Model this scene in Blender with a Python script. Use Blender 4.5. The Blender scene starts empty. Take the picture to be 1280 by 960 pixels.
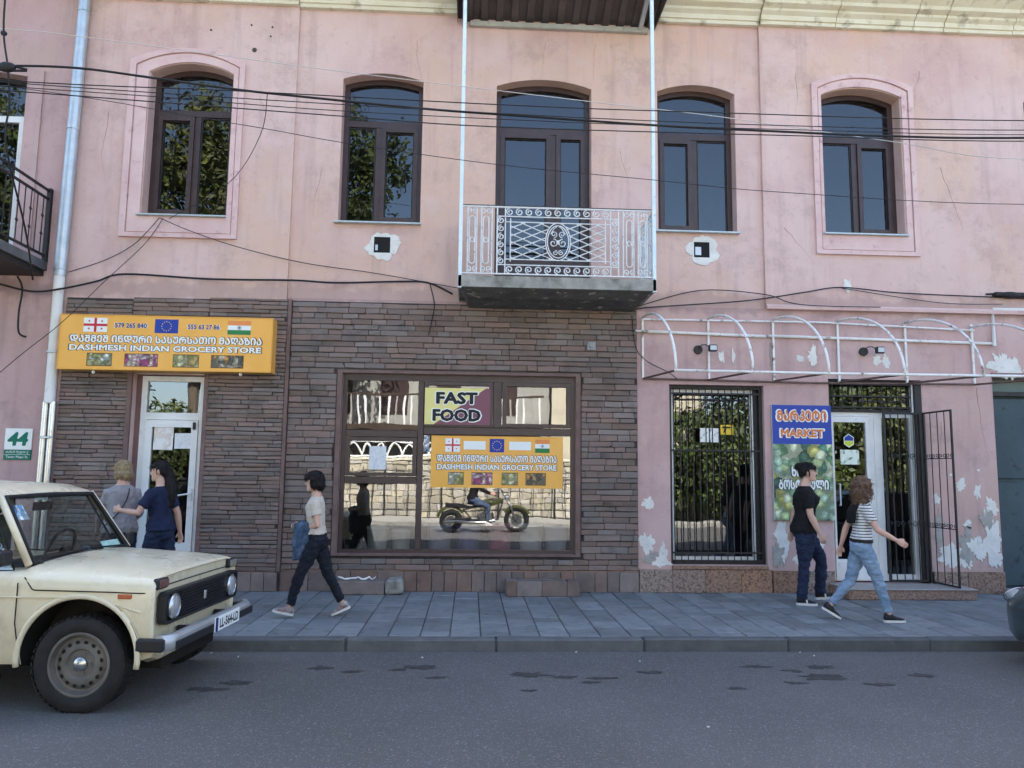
import bpy, math, random
from math import sin, cos, pi, radians
from mathutils import Vector, Matrix, noise
from mathutils.geometry import tessellate_polygon
random.seed(7)
S = bpy.context.scene
COL = S.collection

# ------------------------------------------------------------------ camera
cam = bpy.data.objects.new('camera', bpy.data.cameras.new('camera'))
COL.objects.link(cam)
PITCH, ROLL, YAW = radians(6.616), radians(0.674), radians(2.988)
fwd = Vector((sin(YAW)*cos(PITCH), cos(YAW)*cos(PITCH), sin(PITCH)))
rgt = Vector((cos(YAW), -sin(YAW), 0)); upv = rgt.cross(fwd)
R_ = cos(ROLL)*rgt + sin(ROLL)*upv; U_ = -sin(ROLL)*rgt + cos(ROLL)*upv
CAMP = Vector((0, -10.6975, 1.60))
mw = Matrix((R_, U_, -fwd)).transposed().to_4x4(); mw.translation = CAMP
cam.matrix_world = mw
cam.data.sensor_width = 36; cam.data.lens = 36*961/1280
cam.data.clip_start = 0.05; cam.data.clip_end = 3000
S.camera = cam

# ------------------------------------------------------------------ sky, sun, exposure
W = bpy.data.worlds.new('World'); S.world = W; W.use_nodes = True
SUN_EL, SUN_AZ = radians(46), radians(12)      # azimuth measured from +Y (behind the building) towards +X
nt = W.node_tree; sky = nt.nodes.new('ShaderNodeTexSky'); sky.sky_type = 'NISHITA'
sky.sun_disc = False; sky.sun_elevation = SUN_EL; sky.sun_rotation = SUN_AZ
sky.air_density = 1.0; sky.dust_density = 2.5; sky.ozone_density = 1.0; sky.altitude = 100
nt.links.new(sky.outputs[0], nt.nodes['Background'].inputs[0]); nt.nodes['Background'].inputs[1].default_value = 0.10
sun = bpy.data.objects.new('sun', bpy.data.lights.new('sun', 'SUN')); COL.objects.link(sun)
sun.data.energy = 4.0; sun.data.angle = radians(0.5); sun.data.color = (1, .95, .87)
sd = Vector((sin(SUN_AZ)*cos(SUN_EL), cos(SUN_AZ)*cos(SUN_EL), sin(SUN_EL)))
sun.rotation_euler = sd.to_track_quat('Z', 'Y').to_euler(); sun.location = sd*40
S.view_settings.view_transform = 'Standard'; S.view_settings.look = 'None'
S.view_settings.gamma = 1; S.view_settings.exposure = 2.85
S.render.engine = 'CYCLES'
S.cycles.use_denoising = True; S.cycles.max_bounces = 8; S.cycles.transparent_max_bounces = 16
S.cycles.sample_clamp_indirect = 6; S.cycles.caustics_reflective = False; S.cycles.caustics_refractive = False

# ------------------------------------------------------------------ mesh helpers
class M:
    def __init__(s): s.v = []; s.f = []; s.mi = []
    def add(s, vs, fs, mi=0):
        o = len(s.v); s.v += [tuple(p) for p in vs]
        for f in fs: s.f.append(tuple(i+o for i in f)); s.mi.append(mi)
    def box(s, x0, x1, y0, y1, z0, z1, mi=0, c=0.0, j=0.0):
        """box, optionally chamfered by c and jittered by j"""
        if c <= 0:
            vs = [(x, y, z) for x in (x0, x1) for y in (y0, y1) for z in (z0, z1)]
            fs = [(0,1,3,2),(4,6,7,5),(0,4,5,1),(2,3,7,6),(0,2,6,4),(1,5,7,3)]
        else:
            vs = []; idx = {}
            X = (x0, x1); Y = (y0, y1); Z = (z0, z1)
            for a in (0,1):
                for b in (0,1):
                    for d in (0,1):
                        sx, sy, sz = (1-2*a)*c, (1-2*b)*c, (1-2*d)*c
                        for k, p in enumerate(((X[a], Y[b]+sy, Z[d]+sz), (X[a]+sx, Y[b], Z[d]+sz), (X[a]+sx, Y[b]+sy, Z[d]))):
                            idx[a,b,d,k] = len(vs); vs.append(p)
            fs = []
            I = lambda a,b,d,k: idx[a,b,d,k]
            for a in (0,1): fs.append((I(a,0,0,0), I(a,0,1,0), I(a,1,1,0), I(a,1,0,0)) if a == 0 else (I(a,0,0,0), I(a,1,0,0), I(a,1,1,0), I(a,0,1,0)))
            for b in (0,1): fs.append((I(0,b,0,1), I(1,b,0,1), I(1,b,1,1), I(0,b,1,1)) if b == 0 else (I(0,b,0,1), I(0,b,1,1), I(1,b,1,1), I(1,b,0,1)))
            for d in (0,1): fs.append((I(0,0,d,2), I(0,1,d,2), I(1,1,d,2), I(1,0,d,2)) if d == 0 else (I(0,0,d,2), I(1,0,d,2), I(1,1,d,2), I(0,1,d,2)))
            for a in (0,1):
                for b in (0,1):
                    q = (I(a,b,0,0), I(a,b,0,1), I(a,b,1,1), I(a,b,1,0)); fs.append(q if (a+b) % 2 else q[::-1])
                for d in (0,1):
                    q = (I(a,0,d,0), I(a,1,d,0), I(a,1,d,2), I(a,0,d,2)); fs.append(q if (a+d) % 2 else q[::-1])
            for b in (0,1):
                for d in (0,1):
                    q = (I(0,b,d,1), I(0,b,d,2), I(1,b,d,2), I(1,b,d,1)); fs.append(q if (b+d) % 2 else q[::-1])
            for a in (0,1):
                for b in (0,1):
                    for d in (0,1):
                        q = tuple(I(a,b,d,k) for k in range(3)); fs.append(q if (a+b+d) % 2 == 0 else q[::-1])
        if j: vs = [(x+random.uniform(-j,j), y+random.uniform(-j,j), z+random.uniform(-j,j)) for x,y,z in vs]
        s.add(vs, fs, mi)
    def prism(s, loop, y0, y1, mi=0, ax='y'):
        """closed 2-D loop (counter-clockwise seen from -y) extruded along an axis"""
        n = len(loop)
        def P(p, t): return (p[0], t, p[1]) if ax == 'y' else ((t, p[0], p[1]) if ax == 'x' else (p[0], p[1], t))
        vs = [P(p, y0) for p in loop] + [P(p, y1) for p in loop]
        fs = [(i, i+n, (i+1) % n+n, (i+1) % n) for i in range(n)]
        tri = tessellate_polygon([[Vector((p[0], p[1], 0)) for p in loop]])
        fs += [tuple(t) for t in tri] + [tuple(i+n for i in t[::-1]) for t in tri]
        s.add(vs, fs, mi)
    def ring(s, outer, inner, y0, y1, mi=0):
        """frame between two 2-D (x,z) loops with the same number of points"""
        n = len(outer)
        vs = [(p[0], y0, p[1]) for p in outer]+[(p[0], y0, p[1]) for p in inner]+[(p[0], y1, p[1]) for p in outer]+[(p[0], y1, p[1]) for p in inner]
        fs = []
        for i in range(n):
            k = (i+1) % n
            fs += [(i, k, n+k, n+i), (2*n+i, 3*n+i, 3*n+k, 2*n+k), (i, 2*n+i, 2*n+k, k), (n+i, n+k, 3*n+k, 3*n+i)]
        s.add(vs, fs, mi)
    def poly(s, pts, mi=0):
        pts = [Vector(p) for p in pts]
        tri = tessellate_polygon([pts]); s.add(pts, [tuple(t) for t in tri], mi)
    def tube(s, path, r, n=6, mi=0, cap=True, closed=False, flat=1.0, ref=None):
        """tube along a polyline; r number or list"""
        P = [Vector(p) for p in path]; k = len(P)
        rs = r if isinstance(r, (list, tuple)) else [r]*k
        up = None; vs = []
        for i in range(k):
            if closed: t = (P[(i+1) % k]-P[i-1])
            else: t = P[min(i+1, k-1)]-P[max(i-1, 0)]
            t = t.normalized() if t.length > 1e-9 else Vector((0,0,1))
            if up is None:
                a = Vector(ref) if ref else (Vector((0,0,1)) if abs(t.z) < .9 else Vector((0,1,0)))
                up = (a - t*a.dot(t)).normalized()
            else:
                u = up - t*up.dot(t)
                up = u.normalized() if u.length > 1e-6 else up
            b = t.cross(up)
            for q in range(n):
                an = 2*pi*q/n
                vs.append(P[i] + (up*cos(an) + b*sin(an)*flat)*rs[i])
        fs = []
        for i in range(k if closed else k-1):
            for q in range(n):
                a, b2 = i*n+q, i*n+(q+1) % n
                c2, d2 = ((i+1) % k)*n+(q+1) % n, ((i+1) % k)*n+q
                fs.append((a, b2, c2, d2))
        if cap and not closed:
            fs.append(tuple(range(n))[::-1]); fs.append(tuple((k-1)*n+q for q in range(n)))
        s.add(vs, fs, mi)
    def lathe(s, prof, c=(0,0,0), ax='y', n=32, mi=0, closed=False):
        """profile of (radius, along)"""
        vs = []
        for r, h in prof:
            for q in range(n):
                a = 2*pi*q/n
                if ax == 'y': vs.append((c[0]+r*cos(a), c[1]+h, c[2]+r*sin(a)))
                elif ax == 'x': vs.append((c[0]+h, c[1]+r*cos(a), c[2]+r*sin(a)))
                else: vs.append((c[0]+r*cos(a), c[1]+r*sin(a), c[2]+h))
        fs = []; k = len(prof)
        for i in range(k if closed else k-1):
            for q in range(n):
                fs.append((i*n+q, i*n+(q+1) % n, ((i+1) % k)*n+(q+1) % n, ((i+1) % k)*n+q))
        s.add(vs, fs, mi)
    def loft(s, rings, mi=0, cap=True, closed_u=True):
        n = len(rings[0]); vs = [p for r in rings for p in r]; fs = []
        for i in range(len(rings)-1):
            for q in range(n if closed_u else n-1):
                fs.append((i*n+q, i*n+(q+1) % n, (i+1)*n+(q+1) % n, (i+1)*n+q))
        if cap and closed_u: fs.append(tuple(range(n))[::-1]); fs.append(tuple((len(rings)-1)*n+q for q in range(n)))
        s.add(vs, fs, mi)
    def ell(s, c, r, nu=14, nv=10, mi=0):
        rings = []
        for i in range(1, nv):
            a = -pi/2+pi*i/nv
            rings.append([(c[0]+r[0]*cos(a)*cos(2*pi*q/nu), c[1]+r[1]*cos(a)*sin(2*pi*q/nu), c[2]+r[2]*sin(a)) for q in range(nu)])
        o = len(s.v); s.loft(rings, mi, cap=False)
        b = len(s.v); s.v += [(c[0], c[1], c[2]-r[2]), (c[0], c[1], c[2]+r[2])]
        for q in range(nu):
            s.f.append((o+(q+1) % nu, o+q, b)); s.mi.append(mi)
            l = o+(nv-2)*nu; s.f.append((l+q, l+(q+1) % nu, b+1)); s.mi.append(mi)
    def mesh(s, name, mats, smooth=False):
        me = bpy.data.meshes.new(name); me.from_pydata(s.v, [], s.f)
        if not isinstance(mats, (list, tuple)): mats = [mats]
        for m in mats: me.materials.append(m)
        if len(mats) > 1: me.polygons.foreach_set('material_index', s.mi)
        if smooth is True: me.shade_smooth()
        me.update()
        if smooth == 'auto':
            me.shade_smooth(); me.set_sharp_from_angle(angle=radians(38))
        return me
    def build(s, name, mats, parent=None, smooth=False, kind=None, label=None):
        o = bpy.data.objects.new(name, s.mesh(name, mats, smooth)); COL.objects.link(o)
        o.parent = parent
        if kind: o['kind'] = kind
        if label: o['label'] = label
        return o

def tag(o, label, cat, group=None):
    o['label'] = label; o['category'] = cat
    if group: o['group'] = group
    return o
def thing(name, label, cat, loc=(0,0,0), rz=0, group=None):
    o = bpy.data.objects.new(name, None); COL.objects.link(o); o.empty_display_size = .2
    o.location = loc; o.rotation_euler = (0, 0, rz)
    return tag(o, label, cat, group)
def obj(name, me, parent=None, loc=(0,0,0), rot=(0,0,0), scale=(1,1,1)):
    o = bpy.data.objects.new(name, me); COL.objects.link(o); o.parent = parent
    o.location = loc; o.rotation_euler = rot; o.scale = scale
    return o
def copy_tree(o, parent=None):
    c = o.copy(); COL.objects.link(c); c.parent = parent
    for ch in list(o.children): copy_tree(ch, c)
    return c
def struct(o): o['kind'] = 'structure'; return o

def blob(cx, cz, rx, rz, n=40, rough=.35, seed=0, f=2.2):
    """uneven closed outline"""
    L = []
    for i in range(n):
        a = 2*pi*i/n
        k = 1+sum(rough*w_*noise.noise((cos(a)*f*q_+seed*7.3, sin(a)*f*q_+q_, seed*1.7)) for q_, w_ in ((.6,.9),(1.4,.55),(3,.35),(6,.22)))
        L.append((cx+rx*k*cos(a), cz+rz*k*sin(a)))
    return L
def inset_arch(x0, x1, z0, zs, za, d, n=14):
    """window outline (x,z): straight sides to zs, segmental arch to za; inset by d"""
    h = za-zs; w = (x1-x0)/2; xc = (x0+x1)/2
    if h < 1e-4: return [(x0+d, z0+d), (x1-d, z0+d), (x1-d, zs-d), (x0+d, zs-d)]
    r = (w*w+h*h)/(2*h); zc = za-r; r2 = r-d; w2 = w-d
    a = math.asin(w2/r2)
    pts = [(x0+d, z0+d), (x1-d, z0+d)]
    for i in range(n+1):
        t = a-2*a*i/n; pts.append((xc+r2*sin(t), zc+r2*cos(t)))
    return pts

# ------------------------------------------------------------------ materials
MATS = {}
def pm(name, c1, c2=None, scale=4, rough=.8, bump=0, bscale=60, metal=0, spec=.3, coord='O', stretch=(1,1,1), lo=.35, hi=.65, c3=None, s3=18, lo3=.6, hi3=.75,
       isl=0, hue=None, detail=5, coat=0, rvar=0, bstretch=None, bdist=.01):
    """procedural principled material: two tones mixed by noise, a third in sparse patches, per-piece variation, bump"""
    if name in MATS: return MATS[name]
    m = bpy.data.materials.new(name); m.use_nodes = True; t = m.node_tree; N = t.nodes.new; L = t.links.new
    b = t.nodes['Principled BSDF']; b.inputs['Roughness'].default_value = rough; b.inputs['Metallic'].default_value = metal
    b.inputs['Specular IOR Level'].default_value = spec; b.inputs['Coat Weight'].default_value = coat
    if coord == 'P': src = N('ShaderNodeNewGeometry').outputs['Position']
    else: src = N('ShaderNodeTexCoord').outputs['Object']
    mp = N('ShaderNodeMapping'); mp.inputs['Scale'].default_value = stretch; L(src, mp.inputs[0])
    def nz(sc, dt=detail, s=mp.outputs[0]):
        n = N('ShaderNodeTexNoise'); n.inputs['Scale'].default_value = sc; n.inputs['Detail'].default_value = dt; n.inputs['Roughness'].default_value = .6
        L(s, n.inputs['Vector']); return n.outputs[0]
    def rng(x, a, c, o0=0, o1=1):
        r = N('ShaderNodeMapRange'); r.inputs[1].default_value = a; r.inputs[2].default_value = c; r.inputs[3].default_value = o0; r.inputs[4].default_value = o1
        L(x, r.inputs[0]); return r.outputs[0]
    def mix(f, a, c):
        x = N('ShaderNodeMix'); x.data_type = 'RGBA'
        if isinstance(f, float): x.inputs[0].default_value = f
        else: L(f, x.inputs[0])
        for k, q in ((6, a), (7, c)):
            if isinstance(q, tuple): x.inputs[k].default_value = (*q[:3], 1)
            else: L(q, x.inputs[k])
        return x.outputs[2]
    col = tuple(c1)
    if c2 is not None: col = mix(rng(nz(scale), lo, hi), tuple(c1), tuple(c2))
    if c3 is not None: col = mix(rng(nz(s3), lo3, hi3), col, tuple(c3))
    if isl:
        g = N('ShaderNodeNewGeometry'); oi = N('ShaderNodeObjectInfo'); ad = N('ShaderNodeMath'); ad.operation = 'ADD'
        L(g.outputs['Random Per Island'], ad.inputs[0]); L(oi.outputs['Random'], ad.inputs[1])
        fr = N('ShaderNodeMath'); fr.operation = 'FRACT'; L(ad.outputs[0], fr.inputs[0])
        hs = N('ShaderNodeHueSaturation')
        if isinstance(col, tuple): hs.inputs['Color'].default_value = (*col, 1)
        else: L(col, hs.inputs['Color'])
        L(rng(fr.outputs[0], 0, 1, 1-isl, 1+isl), hs.inputs['Value'])
        m2 = N('ShaderNodeMath'); m2.operation = 'MULTIPLY'; m2.inputs[1].default_value = 7.31; L(fr.outputs[0], m2.inputs[0])
        f2 = N('ShaderNodeMath'); f2.operation = 'FRACT'; L(m2.outputs[0], f2.inputs[0])
        L(rng(f2.outputs[0], 0, 1, .6, 1.25), hs.inputs['Saturation']); col = hs.outputs[0]
        if hue is not None:
            m3 = N('ShaderNodeMath'); m3.operation = 'MULTIPLY'; m3.inputs[1].default_value = 3.77; L(f2.outputs[0], m3.inputs[0])
            f3 = N('ShaderNodeMath'); f3.operation = 'FRACT'; L(m3.outputs[0], f3.inputs[0])
            col = mix(rng(f3.outputs[0], .72, .8, 0, .7), col, tuple(hue))
    if isinstance(col, tuple): b.inputs['Base Color'].default_value = (*col, 1)
    else: L(col, b.inputs['Base Color'])
    if rvar: L(rng(nz(scale*1.7), .3, .7, rough-rvar, rough+rvar), b.inputs['Roughness'])
    if bump:
        s2 = mp.outputs[0]
        if bstretch:
            m5 = N('ShaderNodeMapping'); m5.inputs['Scale'].default_value = bstretch; L(src, m5.inputs[0]); s2 = m5.outputs[0]
        bp = N('ShaderNodeBump'); bp.inputs['Strength'].default_value = bump; bp.inputs['Distance'].default_value = bdist
        L(nz(bscale, 6, s2), bp.inputs['Height']); L(bp.outputs[0], b.inputs['Normal'])
    MATS[name] = m; return m

def glass(name, refl=.14, tint=(.8,.85,.85), wav=.02):
    m = bpy.data.materials.new(name); m.use_nodes = True; t = m.node_tree; N = t.nodes.new; L = t.links.new
    t.nodes.remove(t.nodes['Principled BSDF'])
    tr = N('ShaderNodeBsdfTransparent'); tr.inputs[0].default_value = (*tint, 1)
    gl = N('ShaderNodeBsdfGlossy'); gl.inputs['Roughness'].default_value = .004; gl.inputs[0].default_value = (.95,.97,1,1)
    lw = N('ShaderNodeFresnel'); lw.inputs[0].default_value = 1.5
    a = N('ShaderNodeMath'); a.operation = 'MULTIPLY_ADD'; a.inputs[1].default_value = .9; a.inputs[2].default_value = refl-.036; a.use_clamp = True; L(lw.outputs[0], a.inputs[0])
    mx = N('ShaderNodeMixShader'); L(a.outputs[0], mx.inputs[0]); L(tr.outputs[0], mx.inputs[1]); L(gl.outputs[0], mx.inputs[2])
    if wav:
        nz = N('ShaderNodeTexNoise'); nz.inputs['Scale'].default_value = 2.2; nz.inputs['Detail'].default_value = 1
        g = N('ShaderNodeNewGeometry'); L(g.outputs['Position'], nz.inputs['Vector'])
        bp = N('ShaderNodeBump'); bp.inputs['Strength'].default_value = wav; bp.inputs['Distance'].default_value = .05
        L(nz.outputs[0], bp.inputs['Height']); L(bp.outputs[0], gl.inputs['Normal'])
    L(mx.outputs[0], t.nodes['Material Output'].inputs[0]); MATS[name] = m; return m

def wall_mat(name, base, pale, peach, dirt, amt=1.0):
    """old limewashed plaster: faded patches, fine run-off streaks, grime, trowel relief"""
    m = bpy.data.materials.new(name); m.use_nodes = True; t = m.node_tree; N = t.nodes.new; L = t.links.new
    b = t.nodes['Principled BSDF']; b.inputs['Roughness'].default_value = .9; b.inputs['Specular IOR Level'].default_value = .15
    pos = N('ShaderNodeNewGeometry').outputs['Position']
    def nz(sc, st=(1,1,1), dt=6, off=(0,0,0), ro=.6):
        mp = N('ShaderNodeMapping'); mp.inputs['Scale'].default_value = st; mp.inputs['Location'].default_value = off; L(pos, mp.inputs[0])
        n = N('ShaderNodeTexNoise'); n.inputs['Scale'].default_value = sc; n.inputs['Detail'].default_value = dt; n.inputs['Roughness'].default_value = ro
        L(mp.outputs[0], n.inputs['Vector']); return n.outputs[0]
    def rng(x, a, c, o0=0, o1=1):
        r = N('ShaderNodeMapRange'); r.interpolation_type = 'SMOOTHSTEP'
        for i, q in enumerate((a, c, o0, o1)): r.inputs[i+1].default_value = q
        L(x, r.inputs[0]); return r.outputs[0]
    def mix(f, a, c, bl='MIX'):
        x = N('ShaderNodeMix'); x.data_type = 'RGBA'; x.blend_type = bl; L(f, x.inputs[0])
        for k, q in ((6, a), (7, c)):
            if isinstance(q, tuple): x.inputs[k].default_value = (*q, 1)
            else: L(q, x.inputs[k])
        return x.outputs[2]
    c = mix(rng(nz(.55), .40, .60), base, pale)
    c = mix(rng(nz(.4, off=(9,3,4)), .46, .62, 0, .8), c, peach)
    c = mix(rng(nz(2.6, (1,1,.8), off=(3,0,7)), .48, .66, 0, .6*amt), c, pale)
    c = mix(rng(nz(4, (1.2,1,.10), off=(5,1,2)), .50, .70, 0, .45*amt), c, dirt)
    c = mix(rng(nz(1.1, off=(15,0,22), dt=10, ro=.75), .50, .66, 0, .55*amt), c, dirt)
    c = mix(rng(nz(7, off=(1,0,2), dt=9, ro=.78), .54, .68, 0, .45*amt), c, dirt)
    c = mix(rng(nz(3.2, off=(31,0,12), dt=9, ro=.7), .60, .64, 0, .35*amt), c, pale)
    sx = N('ShaderNodeSeparateXYZ'); L(pos, sx.inputs[0])      # damp-stained strip where the string of cables meets the cladding
    wb = N('ShaderNodeMath'); wb.operation = 'MULTIPLY_ADD'; wb.inputs[1].default_value = .5; L(nz(3, off=(2,0,1), dt=8), wb.inputs[0]); L(sx.outputs[2], wb.inputs[2])
    b1 = rng(wb.outputs[0], 4.12, 4.26); b2 = rng(wb.outputs[0], 4.34, 4.52, 1, 0); mm = N('ShaderNodeMath'); mm.operation = 'MULTIPLY'; L(b1, mm.inputs[0]); L(b2, mm.inputs[1])
    c = mix(rng(mm.outputs[0], 0, 1, 0, .75*amt), c, dirt)
    L(c, b.inputs['Base Color'])
    bp = N('ShaderNodeBump'); bp.inputs['Strength'].default_value = .35; bp.inputs['Distance'].default_value = .012
    ad = N('ShaderNodeMath'); ad.operation = 'MULTIPLY_ADD'; ad.inputs[1].default_value = .3; L(nz(70, dt=4), ad.inputs[0]); L(nz(7, dt=6), ad.inputs[2])
    L(ad.outputs[0], bp.inputs['Height']); L(bp.outputs[0], b.inputs['Normal'])
    MATS[name] = m; return m

PINK = wall_mat('pink_plaster', (.575,.39,.355), (.65,.475,.435), (.63,.43,.335), (.38,.26,.235), .8)
PINK3 = wall_mat('mauve_shopfront_plaster', (.50,.335,.32), (.56,.395,.375), (.53,.36,.32), (.33,.23,.22), .95)  # mauve paint, with the ground floor's street shade darkened into its tones
PINK2 = wall_mat('dusky_pink_plaster', (.47,.315,.31), (.52,.36,.35), (.48,.34,.30), (.30,.21,.21), .9)
PINKL = pm('pink_moulding', (.62,.42,.405), (.68,.50,.475), 3, .9, .3, 40, coord='P', c3=(.45,.29,.28), s3=7, lo3=.58, hi3=.75)
CREAM = pm('cream_cornice', (.66,.61,.46), (.72,.69,.56), 3, .85, .3, 30, coord='P', c3=(.28,.25,.18), s3=5, lo3=.56, hi3=.74)
BROWN = pm('brown_frame', (.040,.022,.021), (.055,.032,.03), 5, .42, 0, spec=.45)
BROWNL = pm('brown_reveal', (.15,.085,.08), (.19,.11,.10), 4, .8, .2, 40, coord='P')
GLASS = glass('window_glass', .072, (.5,.52,.52), .035)
GLASSD = glass('shop_glass', .155, (.8,.83,.83), .022)
SILL = pm('zinc_sill', (.50,.56,.58), (.42,.47,.48), 9, .45, 0, metal=.4)
WHITE = pm('white_pvc', (.74,.75,.74), (.66,.66,.64), 2.5, .4, 0, c3=(.5,.48,.44), s3=6, lo3=.6, hi3=.8)
PLAST = pm('raw_white_plaster', (.74,.73,.69), (.62,.61,.57), 6, .95, .5, 40, coord='P', c3=(.42,.40,.37), s3=9, lo3=.6, hi3=.75)
GREYPL = pm('grey_render', (.30,.29,.27), (.40,.38,.35), 8, .95, .6, 45, coord='P')
BRICK = pm('stone_brick', (.155,.120,.105), (.208,.155,.134), 1.1, .8, .7, 34, coord='P', isl=.17, hue=(.235,.16,.138), c3=(.10,.083,.074), s3=3, lo3=.52, hi3=.75)
MORTAR = pm('dark_mortar', (.040,.034,.032), (.06,.05,.047), 8, .95, .5, 60, coord='P')
PLINTH = pm('red_plinth_stone', (.165,.118,.10), (.215,.152,.128), 6, .8, .4, 40, coord='P', isl=.2, c3=(.11,.075,.065), s3=8)
GRANITE = pm('brown_granite', (.26,.16,.12), (.36,.25,.19), 22, .45, .1, 60, coord='P', isl=.12, c3=(.12,.075,.06), s3=34, lo3=.5, hi3=.62)
DARKROOM = pm('dim_interior', (.07,.065,.06), (.09,.08,.075), 2, .9)
BLACKM = pm('black_iron', (.014,.014,.016), (.03,.026,.024), 14, .55, .2, 60, spec=.4)
WHITEIRON = pm('old_white_iron', (.72,.74,.75), (.64,.66,.67), 9, .6, .3, 60, c3=(.28,.20,.15), s3=26, lo3=.6, hi3=.7)
PALEBLUE = pm('pale_blue_paint', (.60,.72,.78), (.68,.78,.83), 8, .5, .1, 50, c3=(.38,.44,.46), s3=22, lo3=.6, hi3=.72)
CONC = pm('weathered_concrete', (.25,.245,.22), (.36,.35,.315), 6, .95, .7, 30, coord='P', c3=(.13,.125,.11), s3=4, lo3=.52, hi3=.7)
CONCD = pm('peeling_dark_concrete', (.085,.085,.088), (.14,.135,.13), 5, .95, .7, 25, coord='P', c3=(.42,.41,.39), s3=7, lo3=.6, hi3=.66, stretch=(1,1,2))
CABLE = pm('black_cable', (.012,.012,.014), (.022,.02,.02), 9, .6)
GALV = pm('galvanised_steel', (.42,.47,.51), (.54,.58,.61), 5, .42, .1, 30, metal=.55, coord='P', rvar=.1)
ASPH = pm('asphalt', (.108,.105,.101), (.140,.136,.131), .45, .84, 1.0, 90, coord='P', c3=(.30,.29,.28), s3=80, lo3=.57, hi3=.66, spec=.35, bdist=.02, detail=8)
SLAB = pm('slate_paving', (.16,.172,.176), (.22,.232,.234), 3.5, .72, .45, 40, coord='P', isl=.20, c3=(.10,.108,.112), s3=7, lo3=.5, hi3=.72, spec=.35, detail=8)
KERB = pm('dark_kerb_stone', (.082,.088,.09), (.115,.12,.122), 5, .8, .4, 50, coord='P', isl=.15, c3=(.19,.19,.18), s3=7, lo3=.62, hi3=.8)
JOINT = pm('pavement_joint', (.05,.055,.058), (.065,.07,.072), 10, .95, .3, 80, coord='P')
# ================================================================== ground, road, pavement
g = M(); g.box(-400, 400, -400, 400, -.9, -.32); struct(g.build('ground', pm('earth', (.12,.11,.09), (.16,.15,.12), .3, .95, coord='P')))
g = M(); g.box(-60, 60, -14.5, -3.0, -.35, -.12); road = struct(g.build('road', ASPH))
random.seed(31)
STAIN = pm('oil_stain', (.042,.041,.041), (.062,.061,.06), 14, .7, .8, 90, coord='P')
for (x, y, rx, ry) in [(-1.27,-3.62,.11,.035),(-.42,-3.6,.17,.05),(-.62,-3.7,.09,.03),(.55,-3.88,.17,.06),(.85,-3.95,.10,.03),(1.02,-4.12,.08,.03),(1.15,-3.98,.12,.03),(1.62,-3.8,.12,.03),
                       (2.62,-3.6,.14,.04),(2.9,-3.75,.11,.03),(3.2,-3.62,.16,.05),(3.05,-3.95,.25,.06),(2.75,-4.15,.09,.03),(3.45,-4.2,.12,.04),(-1.0,-3.75,.10,.03),(-.25,-3.95,.10,.025),(.5,-4.35,.08,.02),(2.2,-4.3,.1,.03),(4.0,-3.9,.14,.04),(-1.9,-4.1,.12,.04),(-2.05,-4.3,.16,.05)]:
    b = M(); q = blob(x, y, rx*.8, ry*1.35, 44, 1.0, x*3+y); b.poly([(p[0], p[1], -.1165) for p in q]); b.build('oil_stain', STAIN, road)
LIT = pm('pale_litter', (.65,.64,.6), (.5,.5,.47), 9, .8)
for i in range(8):
    x = random.uniform(-2.5, 5); y = random.choice((-3.12,-3.2,-3.35,-4.6,-5.3))+random.uniform(-.08,.08); s_ = random.uniform(.006,.014)
    b = M(); b.box(-s_, s_, -s_*.6, s_*.6, 0, .006, j=.004)
    tag(obj('litter_scrap', b.mesh('litter_scrap', LIT), None, (x, y, -.1155), (0, 0, random.uniform(0, 3))), 'tiny pale scrap of litter lying on the asphalt', 'litter', 'scraps of litter on the road')

g = M(); g.box(-60, 60, -2.86, -.02, -.30, -.012); pave = struct(g.build('pavement', JOINT))
slabs = [M() for _ in range(5)]; smesh = []
for k, b in enumerate(slabs):
    b.box(0, 1, 0, 1, -.05, 0, c=.0); smesh.append(None)
random.seed(5)
x = -5.6; n = 0
while x < 8.2:
    w = random.uniform(.285, .315); y = -2.86
    first = True
    while y < -.05:
        ln = random.choice((.3,.42,.5,.5,.6,.75))+random.uniform(-.05,.05)
        if first: ln *= random.uniform(.45, 1); first = False
        y1 = min(y+ln, -.02)
        if -.02-y1 < .2: y1 = -.02
        b = M(); dz = random.uniform(-.004,.002)
        b.box(-w/2+.005, w/2-.005, -(y1-y)/2+.005, (y1-y)/2-.005, -.04, 0, c=.006)
        obj('paving_slab', b.mesh('paving_slab', SLAB), pave, (x+w/2, (y+y1)/2, dz), (random.uniform(-.003,.003), random.uniform(-.004,.004), 0)); n += 1
        y = y1
    x += w
for (xa, xb) in ((-60, -5.6), (x, 60)):
    b = M(); b.box(xa, xb, -2.86, -.02, -.04, -.002); b.build('paving_surface', SLAB, pave)
kerb = M(); kerb.box(-60, 60, -2.985, -2.87, -.30, -.02); kerb = struct(kerb.build('kerb', JOINT))
x = -11.32; k = 0
while x < 12:
    ln = 1.45
    b = M(); b.box(-ln/2+.004, ln/2-.004, -3.0, -2.862, -.30, .0, c=.016, j=.005)
    obj('kerb_stone', b.mesh('kerb_stone', KERB), kerb, (x+ln/2, random.uniform(-.006,.006), random.uniform(-.004,.004))); x += ln
for (xa, xb) in ((-60, -11.32), (x, 60)):
    b = M(); b.box(xa, xb, -3.0, -2.862, -.30, 0); b.build('kerb_run', KERB, kerb)

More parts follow.
